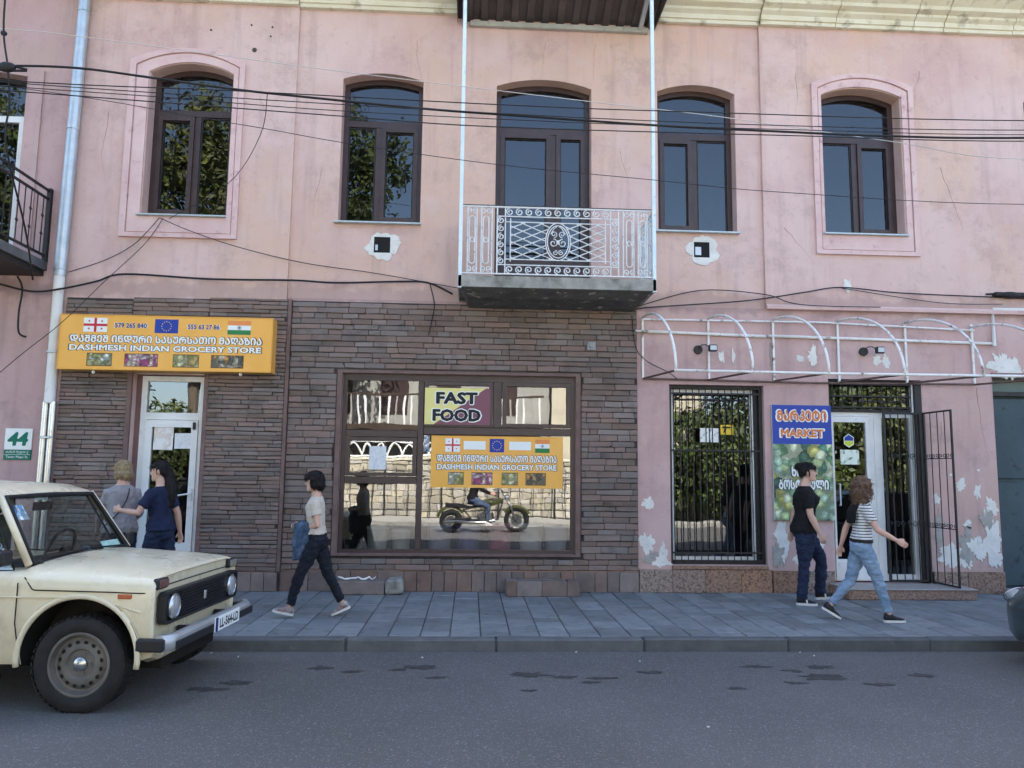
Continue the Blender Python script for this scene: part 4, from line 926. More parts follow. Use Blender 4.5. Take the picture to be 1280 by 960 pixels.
# ================================================================== stone blocks at the foot of the wall
st = thing('stone_planter', 'low planter of reddish stone slabs below the shop window', 'planter', (.98,-.25,0))
b = M(); b.box(-.47,.47,-.16,.19,.0,.10); b.build('core', MORTAR, st)
for (a, c) in ((-.48,-.35),(-.345,-.02),(-.015,.31),(.315,.48)):
    b = M(); b.box(a,c,-.18,-.13,.0,.195,c=.006); b.build('slab', PLINTH, st)
for (a,c,d,e) in ((-.48,-.34,-.128,.19),(.34,.48,-.128,.19),(-.335,.335,.12,.19)):
    b = M(); b.box(a,c,d,e,.0,.185,c=.006); b.build('slab', PLINTH, st)
st = thing('stone_block', 'low stone block with a rough grey concrete end below the shop window', 'block', (-1.3,-.2,0))
b = M(); b.box(-.42,.2,-.14,.14,0,.17,c=.01); b.build('stone', PLINTH, st); b = M(); b.box(.203,.44,-.16,.14,0,.20,c=.03,j=.012); b.build('concrete_end', CONC, st)
b = M(); random.seed(8); b.tube([(-1.72+.045*i,-.22+random.uniform(-.03,.03),.19+random.uniform(-.01,.03)) for i in range(12)], [.006+random.uniform(0,.010) for _ in range(12)], 5); tag(b.build('foam_scrap', PW), 'ragged white foam scrap lying along the top of stone block', 'scrap')

# ================================================================== cables
def smooth_path(P, k=6):
    P = [Vector(p) for p in P]; out = []
    for i in range(len(P)-1):
        p0, p1, p2, p3 = P[max(i-1,0)], P[i], P[i+1], P[min(i+2,len(P)-1)]
        for j in range(k):
            t = j/k; out.append(.5*((2*p1)+(p2-p0)*t+(2*p0-5*p1+4*p2-p3)*t*t+(3*p1-p0-3*p2+p3)*t**3))
    return out+[P[-1]]
def cable(pts, r, label, mat=CABLE, name='cable', group=None, ext=False):
    if ext:   # carry on past the frame, to poles out of view
        a, c = Vector(pts[0]), Vector(pts[-1]); pts = [a+Vector((-14,0,.9)), a+Vector((-6,0,.25))]+list(pts)+[c+Vector((6,0,.3)), c+Vector((14,0,1.0))]
    b = M(); b.tube(smooth_path(pts), r, 5); return tag(b.build(name, mat, smooth=True), label, 'cable', group)
G1 = 'overhead cables strung along the street'; G2 = 'cables stapled along the facade'
PALEC = pm('pale_cable', (.55,.53,.50), None, rough=.6)
cable([(-5.57,-2.3,6.0),(-5.14,-2.3,6.05),(-4.45,-2.3,6.05),(-3.66,-2.3,5.97),(-2.74,-2.3,5.87),(-1.96,-2.3,5.81),(-.6,-2.3,5.72),(.4,-2.3,5.68),(2.07,-2.3,5.62),(3.39,-2.3,5.6),(4.93,-2.3,5.59),(6.79,-2.3,5.64)], .014, 'thick black bundled overhead cable strung past the upper windows', group=G1, ext=True)
cable([(-5.49,-2.4,5.83),(-2.69,-2.4,5.8),(.4,-2.4,5.75),(2.51,-2.4,5.75),(6.72,-2.4,5.8)], .0065, 'thin dark overhead wire running level just above the thick cable right of balcony', group=G1, ext=True)
cable([(-5.42,-2.5,5.67),(-3.55,-2.5,5.59),(-1.47,-2.5,5.5),(.22,-2.5,5.44),(3.68,-2.5,5.46),(6.62,-2.5,5.5)], .0065, 'lowest of the level thin overhead wires, below the thick cable', group=G1, ext=True)
cable([(-5.53,-2.35,5.84),(-3.62,-2.35,5.77),(-1.5,-2.35,5.71),(1.32,-2.35,5.655),(3.75,-2.35,5.65),(6.76,-2.35,5.71)], .0055, 'thin dark overhead wire hanging right beside the thick cable', group=G1, ext=True)
cable([(-5.5,-2.42,5.76),(-3.6,-2.42,5.69),(-1.5,-2.42,5.60),(1.32,-2.42,5.56),(3.75,-2.42,5.57),(6.76,-2.42,5.62)], .005, 'thin dark overhead wire midway between thick cable and lowest level wire', group=G1, ext=True)
cable([(-5.82,-2.0,6.67),(-4.55,-2.0,6.59),(-1.58,-2.0,6.29),(1.37,-2.0,6.03),(2.93,-2.0,5.9),(5.09,-2.0,5.66),(7,-2,5.5)], .005, 'pale overhead wire slanting down across the window heads', PALEC, group=G1, ext=True)
cable([(-5.9,-2.1,5.95),(-2.81,-2.1,5.56),(-1.53,-2.1,5.37),(.23,-2.1,5.17),(2.11,-2.1,5.04),(3.65,-2.1,4.94),(6.89,-2.1,4.89)], .0042, 'lone slack thin wire sagging below the others across the middle of upper windows', group=G1, ext=True)
cable([(-2.37,-2.3,5.84),(-2.6,-1.7,5.6),(-3.2,-.9,5.3),(-4.25,-.1,5.06)], .0045, 'thin drop wire slanting from the overhead bundle to left window sill', group=G1)
cable([(-5.33,-2.3,8.4),(-5.33,-2.3,7.02),(-5.31,-2.3,6.44),(-5.23,-2.3,6.02),(-5.18,-2.3,5.6),(-5.17,-2.3,5.1),(-5.3,-1.6,4.4),(-5.9,-.3,4.1)], .011, 'black cable hanging down beside the neighbour balcony from the overhead bundle', group=G1)
b = M(); b.ell((-5.24,-2.3,6.03), (.10,.05,.06)); b.ell((-5.32,-2.28,6.44), (.035,.03,.03)); tag(b.build('cable_joint', CABLE), 'black taped cable joint on the overhead bundle near the drainpipe', 'cable joint')
cable([(-7.2,-.3,4.25),(-6.43,-.12,4.07),(-6.0,-.12,3.98),(-5.58,-.22,4.0),(-5.16,-.12,4.14),(-4.8,-.09,4.26),(-3.66,-.09,4.22),(-2.52,-.09,4.23),(-1.92,-.05,4.22),(-1.03,-.05,4.26),(-.64,-.05,4.25),(-.3,-.05,4.1)], .014, 'thick black cable fixed along the wall above the brick cladding', group=G2)
cable([(-5.56,-.08,4.27),(-5.09,-.08,4.45),(-4.73,-.11,4.65),(-4.52,-.13,4.86),(-4.37,-.13,5.06)], .0055, 'thin wire drooping from left window sill towards the drainpipe', group=G2)
cable([(-4.32,-.12,5.06),(-4.54,-.15,4.67),(-4.92,-.4,4.07),(-5.24,-.8,3.41),(-5.5,-1.5,2.7),(-6.6,-2.6,.8)], .005, 'thin wire slanting from left window sill down across the orange sign', group=G2)
cable([(-4.37,-.13,5.06),(-3.93,-.13,4.88),(-3.26,-.12,4.67),(-2.37,-.05,4.49),(-1.37,-.04,4.37),(-.19,-.05,4.18)], .0055, 'thin wire sagging from left window sill to the balcony slab', group=G2)
cable([(2.30,-.04,3.95),(2.42,-.05,4.01),(3.26,-.05,4.24),(4.16,-.1,4.19),(4.53,-.1,4.08),(4.91,-.11,4.04),(5.86,-.11,4.04)], .007, 'black wire looping over right of the balcony and down to the ledge', group=G2)
cable([(2.30,-.04,3.9),(2.42,-.06,3.96),(3.86,-.08,4.09),(4.73,-.1,4.23),(5.3,-.1,4.32),(6.17,-.1,4.26),(7.63,-.1,4.23),(9.5,-.1,4.2)], .009, 'black wire rising from the balcony underside along the right bay ledge', group=G2)
cable([(5.3,-.1,4.31),(6.2,-.1,4.19),(6.9,-.1,4.12),(7.7,-.1,4.13)], .005, 'short thin wire slack under the right bay ledge cable', group=G2)
cable([(2.25,-.05,3.85),(2.30,-.06,3.4),(2.45,-.07,3.2),(2.75,-.06,3.05),(2.9,-.05,2.95)], .006, 'thin wire dangling down the pink wall left of awning frame', group=G2)
cable([(-6.22,-.1,4.19),(-6.14,-.1,4.01),(-6.16,-.1,3.69),(-6.15,-.08,3.42),(-6.06,-.06,3.36)], .013, 'frayed cable end dangling on the neighbour wall above the number plate', group=G2)
cable([(-.62,-.06,4.24),(-.55,-.06,3.95),(-.58,-.07,3.7),(-.62,-.07,3.5)], .008, 'loose cable tail hanging over the brick wall left of balcony', group=G2)
b = M(); b.box(-.28,.24,-.09,.0,-.02,.04,c=.01); b.ell((-.05,-.06,.0), (.18,.06,.05)); b.tube([(-.4,-.05,.01),(0,-.07,.03),(.45,-.05,-.01)], .014, 6); tag(obj('cable_joint', b.mesh('cable_joint', CABLE), None, (7.85,-.06,4.26)), 'black tangle of taped cable joints above the garage door', 'cable joint')
# ================================================================== people
def remesh(m, vox, it=3, amp=0, freq=(20,20,20), fn=None, amp2=0, freq2=(60,60,60)):
    """fuse overlapping closed shapes into one skin, smooth it, add folds"""
    me = bpy.data.meshes.new('tmp'); me.from_pydata(m.v, [], m.f)
    o = bpy.data.objects.new('tmp', me); COL.objects.link(o)
    r = o.modifiers.new('r', 'REMESH'); r.mode = 'VOXEL'; r.voxel_size = vox
    s = o.modifiers.new('s', 'SMOOTH'); s.factor = .5; s.iterations = it
    dg = bpy.context.evaluated_depsgraph_get(); out = bpy.data.meshes.new_from_object(o.evaluated_get(dg))
    bpy.data.objects.remove(o); bpy.data.meshes.remove(me)
    if amp or fn or amp2:
        ns = [n.vector.copy() for n in out.vertex_normals]
        for v, n in zip(out.vertices, ns):
            p = v.co.copy()
            if amp: p += n*amp*noise.noise((p.x*freq[0], p.y*freq[1], p.z*freq[2]))
            if amp2: p += n*amp2*noise.noise((p.x*freq2[0]+9, p.y*freq2[1], p.z*freq2[2]))
            if fn: p = fn(p)
            v.co = p
    out.shade_smooth(); return out
SKIN = pm('skin', (.55,.33,.25), (.60,.37,.28), 8, .55, 0, spec=.35)
SKIN.node_tree.nodes['Principled BSDF'].inputs['Subsurface Weight'].default_value = .08
HAIRB = pm('black_hair', (.008,.007,.008), (.018,.014,.014), 40, .55, .4, 90, bstretch=(1,1,.15), spec=.2)
HAIRBR = pm('brown_hair', (.085,.048,.032), (.17,.10,.062), 22, .6, .8, 70, spec=.35)
HAIRBL = pm('blonde_hair', (.25,.18,.10), (.38,.28,.16), 30, .5, .6, 90, bstretch=(1,1,.15))
WSOLE = pm('white_sole', (.68,.67,.64), (.6,.58,.55), 9, .6)
def cloth(n, c1, c2, **k): return pm('cloth_'+n, c1, c2, k.pop('scale', 7), .9, .35, 260, **k)

def person(label, loc, heading, H, legs, arms, lean=2, head=(0,0), top=None, pants=None, skin=SKIN, hair='bob', hairm=HAIRB, shoes=None, girth=1.0, sleeve=.55, wide=1.0, cuff=.93, twist=0, foot=(0,0), topm=None, group='people walking on the pavement', hem=.0, splay=(0,0), bust=1.0, seat=None, bag=None, flare=0.0, hand_curl=.55, cat='person'):
    k = H/1.735; R = math.radians
    P0 = thing('person', label, cat, loc, R(heading), group)
    X, Y, Z = Vector((1,0,0)), Vector((0,1,0)), Vector((0,0,1))
    hipw = .088*girth**.5
    # legs first, to know how high the pelvis stands
    def leg(side, th, kn, sp):
        h = Vector((0, side*hipw, -.035)); d1 = Vector((sin(R(th)), side*sin(R(sp)), -cos(R(th)))).normalized(); d2 = Vector((sin(R(th-kn)), side*sin(R(sp))*.5, -cos(R(th-kn)))).normalized()
        kne = h+d1*.42; an = kne+d2*.41; return h, kne, an, d1, d2
    LG = [leg(1, *legs[0], splay[0]), leg(-1, *legs[1], splay[1])]
    def footlow(an, f): return an.z-.075*cos(R(f))-max(0, sin(R(-f)))*.17-max(0, sin(R(f)))*.055
    zp = seat if seat is not None else -min(footlow(l[2], f) for l, f in zip(LG, foot))
    PV = Vector((0,0,zp))
    ln = R(lean); sp = Vector((sin(ln), 0, cos(ln))); fw0 = Vector((cos(ln), 0, -sin(ln)))
    tw = R(twist); lat = Vector((-sin(tw)*1.0, cos(tw), 0)); fw = (fw0*cos(tw)+Y*sin(tw)).normalized()
    def ring(c, la, f, a, b, n=18): return [c+la*(a*cos(2*pi*i/n))+f*(b*sin(2*pi*i/n)) for i in range(n)]
    TR_ = [(-.115,.120,.085,-.005),(-.06,.158,.112,-.012),(0,.168,.118,-.014),(.07,.155,.108,-.006),(.16,.126,.090,0),(.25,.130,.094,.004),(.34,.140,.106*bust,.014),(.40,.148,.108*bust,.012),(.445,.152,.094,0),(.480,.138,.076,-.006),(.505,.108,.066,-.010),(.53,.078,.060,-.012),(.555,.060,.058,-.010),(.62,.054,.055,.006)]
    def torso(m, g0, g1, infl, lo=-9, hi=9, bell=0):
        rs = []
        for (h, a, b, o) in TR_:
            if h < lo-1e-6 or h > hi+1e-6: continue
            t = min(1, max(0, (h+.1)/.6)); L_ = (Y*(1-t)+lat*t).normalized(); F_ = (fw0*(1-t)+fw*t).normalized()
            gg = girth if h < .5 else 1+(girth-1)*.4
            e = bell*max(0, .2-h)
            e -= .014 if (infl == 0 and h < .43) else 0
            rs.append(ring(PV+sp*h+F_*o, L_, F_, a*gg+infl+e, b*gg+infl+e))
        m.loft(rs)
    skinm = M(); torso(skinm, 0, 0, 0)
    # neck and head
    hy, hp = R(head[0]), R(head[1])
    nk = PV+sp*.60+fw*.004; hc = PV+sp*.715+fw*.022+Vector((0,0,.0))
    hf = (fw*cos(hy)+lat*sin(hy)).normalized(); hl = Z.cross(hf).normalized(); hf2 = (hf*cos(hp)+Z*sin(hp)).normalized(); hu = hf2.cross(hl).normalized()
    def hpnt(x, y, z): return hc+hf2*x+hl*y+hu*z
    skinm.tube([PV+sp*.50, nk, hpnt(-.012,0,-.06)], [.060,.055,.056], 12)
    rings = []
    prof_ = [(-.118,.030,.040,.055),(-.108,.045,.055,.043),(-.09,.058,.072,.026),(-.065,.066,.084,.012),(-.03,.071,.092,.003),(0,.074,.096,-.002),(.04,.0755,.099,-.006),(.075,.068,.090,-.010),(.10,.050,.066,-.012),(.115,.024,.032,-.013)]
    for (z, a, b, o) in prof_: rings.append([hpnt(o+b*sin(2*pi*i/22), a*cos(2*pi*i/22), z) for i in range(22)])
    skinm.loft(rings)
    def hell(x, y, z, r):   # ellipsoid in the head's frame
        q = M(); q.ell((0,0,0), r, 12, 8); skinm.add([hpnt(x+p[0], y+p[1], z+p[2]) for p in q.v], q.f)
    skinm.tube([hpnt(.086,0,.028), hpnt(.097,0,.0), hpnt(.106,0,-.020), hpnt(.092,0,-.034)], [.008,.010,.0125,.011], 8)
    hell(.083,0,-.068,(.016,.022,.008)); hell(.080,0,-.080,(.015,.020,.008)); hell(.072,0,-.104,(.022,.024,.014)); hell(.080,0,.032,(.014,.045,.010))
    for s in (-1,1): hell(-.005, s*.076, -.008, (.020,.010,.032)); hell(.055, s*.036, -.03, (.028,.026,.022))
    # arms
    sh = []; AR = []
    for side, (pi_, ab, el, inn) in zip((1,-1), arms):
        s0 = PV+sp*.450+lat*(side*.146*(1+(girth-1)*.5))-fw*.008
        a_, b_ = R(pi_), R(ab)
        d1 = (fw*sin(a_)*cos(b_)-Z*cos(a_)*cos(b_)+lat*side*sin(b_)).normalized()
        e0 = s0+d1*.275
        # elbow bends the forearm forward, 'inn' turns it across the body
        perp = (fw*cos(a_)+Z*sin(a_)); perp = (perp*cos(R(inn))-lat*side*sin(R(inn))).normalized()
        d2 = (d1*cos(R(el))+perp*sin(R(el))).normalized(); w0 = e0+d2*.235
        AR.append((s0, e0, w0, d1, d2, perp)); g_ = 1+(girth-1)*.7
        skinm.tube([s0-lat*side*.03, s0, s0+d1*.10, s0+d1*.19, e0, e0+d2*.06, e0+d2*.15, w0, w0+d2*.02], [.045*g_,.048*g_,.045*g_,.040*g_,.036*g_,.038*g_,.032*g_,.024,.023], 12)
        # hand: palm, four fingers, thumb
        pn = (perp-d2*perp.dot(d2)); pn = pn.normalized() if pn.length > .1 else fw
        inward = -lat*side; inward = (inward-d2*inward.dot(d2)); inward = inward.normalized() if inward.length > .2 else d2.cross(pn)
        pal, thd = (inward, pn)     # palm faces the body, thumb to the front
        wd = d2.cross(pal).normalized()
        if wd.dot(thd) < 0: wd = -wd
        prs = []
        for t_, a, b in ((0,.024,.017),(.03,.034,.016),(.06,.040,.014),(.09,.039,.012)): prs.append([w0+d2*(t_+.01)+wd*(a*cos(2*pi*i/12))+pal*(b*sin(2*pi*i/12)) for i in range(12)])
        skinm.loft(prs)
        cu = hand_curl
        for f_, (o_, l_) in enumerate(((.030,.068),(.010,.076),(-.010,.071),(-.029,.055))):
            b0 = w0+d2*.09+wd*o_; q1 = b0+(d2*cos(cu*.5)+pal*sin(cu*.5))*l_*.45; q2 = q1+(d2*cos(cu*1.3)+pal*sin(cu*1.3))*l_*.32; q3 = q2+(d2*cos(cu*2.1)+pal*sin(cu*2.1))*l_*.28
            skinm.tube([b0-d2*.015, b0, q1, q2, q3], [.0095,.0092,.0085,.0078,.006], 8)
        t0 = w0+d2*.03+wd*.028; t1 = t0+(d2*.75+wd*.5+pal*.25).normalized()*.038; t2 = t1+(d2*.9+wd*.15+pal*.35).normalized()*.03
        skinm.tube([t0-wd*.01, t0, t1, t2], [.012,.012,.0105,.008], 8)
    for (h, kn, an, d1, d2) in LG:
        skinm.tube([PV+h, PV+h+d1*.2, PV+kn, PV+kn+d2*.12, PV+kn+d2*.28, PV+an, PV+an+d2*.03], [.072*girth,.062*girth,.042,.046,.036,.030,.034], 12)
    body = remesh(skinm, .0062, 3); body.materials.clear(); body.materials.append(skin)
    bo = obj('body', body, P0)
    # face
    dark = pm('iris', (.02,.015,.012), None, rough=.2); lipm = pm('lips', (.38,.14,.13), None, rough=.5)
    for s in (-1,1):
        q = M(); q.ell((0,0,0), (.006,.011,.006), 10, 6); e = M(); e.add([hpnt(.0865+p[0], s*.032+p[1], .008+p[2]) for p in q.v], q.f); e.build('eye', dark, P0, True)
        q = M(); q.tube([hpnt(.088,s*.018,.026), hpnt(.091,s*.034,.030), hpnt(.080,s*.050,.025)], .0045, 6); q.build('eyebrow', hairm, P0, True)
    q = M(); q.ell((0,0,0), (.008,.021,.008), 12, 8); e = M(); e.add([hpnt(.0925+p[0]-abs(p[1])*.35, p[1], -.073+p[2]) for p in q.v], q.f); e.build('lips', lipm, P0, True)
    # shirt
    t = M(); torso(t, 0, 0, .014, lo=hem-.001, hi=.531, bell=.03)
    for (s0, e0, w0, d1, d2, perp), side in zip(AR, (1,-1)):
        g_ = 1+(girth-1)*.7
        if sleeve <= 1: t.tube([s0-lat*side*.05, s0+Z*.002, s0+d1*.1, s0+d1*.275*sleeve], [.055*g_,.063*g_,.062*g_,.062*g_], 12)
        else: t.tube([s0-lat*side*.05, s0, s0+d1*.12, e0, e0+d2*.1, e0+d2*.235*(sleeve-1)], [.046*g_,.053*g_,.053*g_,.049*g_,.044*g_,.038*g_], 12)
    me = remesh(t, .0085, 2, .014, (13,13,8), None, .007, (30,30,20)); me.materials.clear(); me.materials.append(topm or top); obj('shirt', me, P0)
    # trousers
    t = M(); torso(t, 0, 0, .003 if hem < .05 else .009, hi=.08)
    for (h, kn, an, d1, d2) in LG:
        L2 = .41*cuff
        t.tube([PV+h+Z*.02, PV+h+d1*.1, PV+h+d1*.25, PV+kn, PV+kn+d2*L2*.35, PV+kn+d2*L2*.7, PV+kn+d2*L2], [.088*girth,.092*girth*wide,.080*girth*wide,.064*wide,.062*wide+flare*.3,.053*wide+flare*.7,.050*wide+flare], 14)
    me = remesh(t, .0085, 2, .014, (10,10,17), None, .007, (26,26,44)); me.materials.clear(); me.materials.append(pants); tr = obj('trousers', me, P0)
    # shoes
    for (h, kn, an, d1, d2), f in zip(LG, foot):
        a = PV+an; fr = R(f); fx = Vector((cos(fr), 0, sin(fr))); fz = Vector((-sin(fr), 0, cos(fr)))
        def fp(x, y, z): return a+fx*x+Y*y+fz*z
        up_ = M(); rs = []
        for (x, w_, z0, z1) in ((-.062,.022,-.055,.0),(-.05,.034,-.062,.030),(-.01,.037,-.062,.038),(.03,.038,-.062,.022),(.07,.044,-.062,-.008),(.115,.046,-.062,-.020),(.150,.038,-.060,-.030),(.172,.020,-.056,-.042)):
            rs.append([fp(x, w_*cos(2*pi*i/14), (z0+z1)/2+(z1-z0)/2*sin(2*pi*i/14)) for i in range(14)])
        up_.loft(rs); so = up_.build('shoe', shoes[0], P0, True)
        sl = M(); rs = []
        for (x, w_) in ((-.068,.024),(-.05,.038),(0,.038),(.05,.042),(.11,.050),(.155,.042),(.182,.020)):
            rs.append([fp(x, -w_, -.078), fp(x, w_, -.078), fp(x, w_, -.050), fp(x, -w_, -.050)])
        sl.loft(rs); sl.build('sole', shoes[1], so)
        if len(shoes) > 2:
            b = M(); b.tube([fp(.055,-.046,-.05), fp(.05,-.03,-.006), fp(.05,0,.012), fp(.05,.03,-.006), fp(.055,.046,-.05)], .011, 6); b.build('shoe_stripe', shoes[2], so)
    # hair
    if hair:
        hm = M()
        def he(x, y, z, r, n=14):
            q = M(); q.ell((0,0,0), r, n, 10); hm.add([hpnt(x+p[0], y+p[1], z+p[2]) for p in q.v], q.f)
        inv = Matrix((hf2, hl, hu))
        def face_cut(zc, xc):
            def fn(p):
                q = inv @ (p-hc)
                if q.z < zc and q.x > xc:
                    q.x = xc+(q.x-xc)*.05
                return hc+hf2*q.x+hl*q.y+hu*q.z
            return fn
        fr2 = (55,55,10)
        if hair == 'bob': he(-.012,0,.026,(.122,.102,.114)); he(-.055,0,-.045,(.075,.088,.085)); he(.045,0,.056,(.070,.084,.046)); [he(-.01,s*.070,-.03,(.05,.028,.068)) for s in (-1,1)]; fn = face_cut(.026,.034); vox = .006
        elif hair == 'blonde': he(-.012,0,.022,(.120,.100,.112)); he(-.045,0,-.055,(.085,.095,.085)); he(.045,0,.060,(.06,.08,.04)); [he(.0,s*.072,-.05,(.05,.028,.075)) for s in (-1,1)]; fn = face_cut(.038,.03); vox = .007
        elif hair == 'ponytail':
            he(-.010,0,.022,(.109,.088,.108)); he(-.05,0,-.02,(.064,.074,.07)); he(.03,0,.06,(.072,.078,.04)); fn = face_cut(.034,.018); vox = .0062
            base = hpnt(-.095,0,.0); hm.tube([hpnt(-.07,0,.01), base, base-fw*.03-Z*.07, base-fw*.045-Z*.18, base-fw*.05-Z*.30, base-fw*.035-Z*.42, base-fw*.02-Z*.52], [.035,.042,.050,.056,.056,.046,.012], 12, flat=1.25, ref=(fw.x,fw.y,0))
        elif hair == 'bun': he(-.010,0,.024,(.110,.088,.106)); he(-.05,0,-.01,(.06,.072,.065)); he(.03,0,.064,(.07,.074,.036)); he(-.10,0,.070,(.052,.058,.048)); fn = face_cut(.032,.018); vox = .0062
        elif hair == 'curly':
            he(-.02,0,.02,(.125,.118,.118)); he(-.05,0,-.08,(.11,.130,.12)); he(-.06,0,-.16,(.09,.115,.09)); he(.03,0,.06,(.07,.085,.05)); fn = face_cut(.03,.03); vox = .008; fr2 = (26,26,26)
        me = remesh(hm, vox, 2, .007 if hair != 'curly' else .03, fr2 if hair != 'curly' else (17,17,15), fn, .003 if hair != 'curly' else .012, (120,120,14) if hair != 'curly' else (55,55,45)); me.materials.clear(); me.materials.append(hairm); ho = obj('hair', me, P0)
        st = M(); rr = random.Random(3); nv = len(me.vertices); vn = me.vertex_normals
        for i in range(900):
            q = rr.randrange(nv); p = me.vertices[q].co.copy(); n = vn[q].vector.copy(); tg = Vector((0,0,-1))+n*n.z+Vector((rr.uniform(-.25,.25),rr.uniform(-.25,.25),0))
            if tg.length < .2: continue
            loc_ = inv @ (p-hc)
            if loc_.x > .05 and loc_.z < .03: continue
            tg.normalize(); l_ = rr.uniform(.025,.06); st.tube([p-n*.001, p+tg*l_*.5+n*.0035, p+tg*l_+n*rr.uniform(-.002,.004)], [.0016,.0016,.0006], 3)
        st.build('strands', hairm, ho, kind='stuff')
        if hair == 'curly':
            rr = random.Random(12); cm = M()
            for i in range(420):
                th, ph = rr.uniform(.6, 2*pi-.6), rr.uniform(-1.35, 1.3)
                c0 = hpnt(-.03+.125*cos(th)*cos(ph), .122*sin(th)*cos(ph), -.05+.165*sin(ph)); ax = Vector((rr.uniform(-.3,.3), rr.uniform(-.3,.3), -1)).normalized(); a0 = rr.uniform(0,6); rad = rr.uniform(.008,.018); l_ = rr.uniform(.05,.10)
                u_ = ax.orthogonal().normalized(); v_ = ax.cross(u_)
                cm.tube([c0+ax*(l_*j/8)+u_*rad*cos(a0+j*1.1)+v_*rad*sin(a0+j*1.1) for j in range(9)], [.003]*8+[.0015], 3)
            cm.build('curls', hairm, ho, kind='stuff')
    for c in P0.children: pass
    P0.scale = (k,k,k)
    return P0, dict(PV=PV, sp=sp, fw=fw, lat=lat, AR=AR, LG=LG, hp=hpnt)

NAVYC = cloth('navy_trousers', (.012,.018,.042), (.022,.030,.065)); BLKC = cloth('black_jersey', (.006,.006,.007), (.012,.012,.013)); BLKT = cloth('black_trousers', (.008,.009,.016), (.014,.016,.026))
BEIGE = cloth('oatmeal_jersey', (.52,.45,.38), (.60,.53,.45)); DENIM = cloth('dark_denim', (.025,.05,.10), (.09,.13,.20), scale=9); JEANS = cloth('light_denim', (.15,.23,.34), (.27,.36,.47), scale=5); NAVYS = cloth('navy_jersey', (.010,.014,.040), (.016,.022,.058)); GREYS = cloth('grey_jersey', (.26,.24,.25), (.33,.31,.32))
STRIPE = bpy.data.materials.new('striped_jersey'); STRIPE.use_nodes = True
t_ = STRIPE.node_tree; b_ = t_.nodes['Principled BSDF']; b_.inputs['Roughness'].default_value = .9
tc_ = t_.nodes.new('ShaderNodeTexCoord'); wv = t_.nodes.new('ShaderNodeTexWave'); wv.bands_direction = 'Z'; wv.inputs['Scale'].default_value = 9; wv.inputs['Distortion'].default_value = .5; wv.inputs['Detail Scale'].default_value = .6
rp = t_.nodes.new('ShaderNodeValToRGB'); rp.color_ramp.elements[0].position = .22; rp.color_ramp.elements[0].color = (.06,.06,.065,1); rp.color_ramp.elements[1].position = .32; rp.color_ramp.elements[1].color = (.66,.65,.63,1)
t_.links.new(tc_.outputs['Object'], wv.inputs['Vector']); t_.links.new(wv.outputs[0], rp.inputs[0]); t_.links.new(rp.outputs[0], b_.inputs['Base Color'])
BSH = pm('black_shoe', (.012,.012,.014), (.02,.02,.022), 9, .6); TSH = pm('taupe_shoe', (.17,.11,.10), (.45,.42,.40), 12, .7)

# A: oatmeal T-shirt, black trousers, carries a denim jacket
A, ia = person('person in oatmeal T-shirt and black trousers carrying a denim jacket past the brick wall', (-1.70,-1.87,0), 180, 1.565, ((24,8),(-20,8)), ((-12,7,92,40),(2,8,88,40)), 3, (0,-2), BEIGE, BLKT, shoes=(TSH, WSOLE, pm('pink_shoe_band',(.35,.18,.18),None)), sleeve=.56, hem=.07, cuff=.88, foot=(12,-24), wide=1.06, girth=.98)
w0 = ia['AR'][0][2]; w1 = ia['AR'][1][2]; e0 = ia['AR'][0][1]
jm = M()
mid = (w0+e0)/2
rs = []
for (dz, a, b, ox, oy) in ((.05,.07,.055,.0,0),(.02,.10,.075,.01,0),(-.06,.105,.08,.015,.005),(-.16,.115,.078,.02,.0),(-.26,.10,.07,.03,.005),(-.34,.085,.058,.04,0),(-.41,.06,.04,.05,0)):
    c = w0*.8+e0*.2+Vector((.05+ox, oy+.01, dz+.02)); rs.append([c+Vector((a*cos(2*pi*i/20)*(1+.22*noise.noise((cos(2*pi*i/20)*2, sin(2*pi*i/20)*2, dz*7))), b*sin(2*pi*i/20), .03*noise.noise((i*.8, dz*9, 1)))) for i in range(20)])
jm.loft(rs); jm.tube([w0+Vector((.02,0,.04)), w0+Vector((.07,-.05,-.02)), w0+Vector((.08,-.02,-.16)), w0+Vector((.06,0,-.27))], [.045,.055,.05,.04], 10)
me = remesh(jm, .008, 2, .022, (16,16,9), None, .008, (42,42,26)); me.materials.clear(); me.materials.append(DENIM)
jk = obj('denim_jacket', me, None); jk.location = A.location; jk.rotation_euler = A.rotation_euler; jk.scale = A.scale; tag(jk, 'dark blue denim jacket hung over the forearm of person in oatmeal T-shirt', 'jacket')

# D: black T-shirt, navy trousers
D, idd = person('person in black T-shirt and navy trousers with hair pulled into a bun', (4.28,-.92,0), -14, 1.745, ((30,34),(-4,2)), ((-20,6,10,0),(6,9,18,12)), 3, (-6,4), BLKC, NAVYC, hair='bun', shoes=(BSH, WSOLE, WSOLE), girth=1.2, sleeve=.72, hem=-.06, wide=1.08, cuff=1.0, flare=.012, foot=(6,0), bust=1.18)
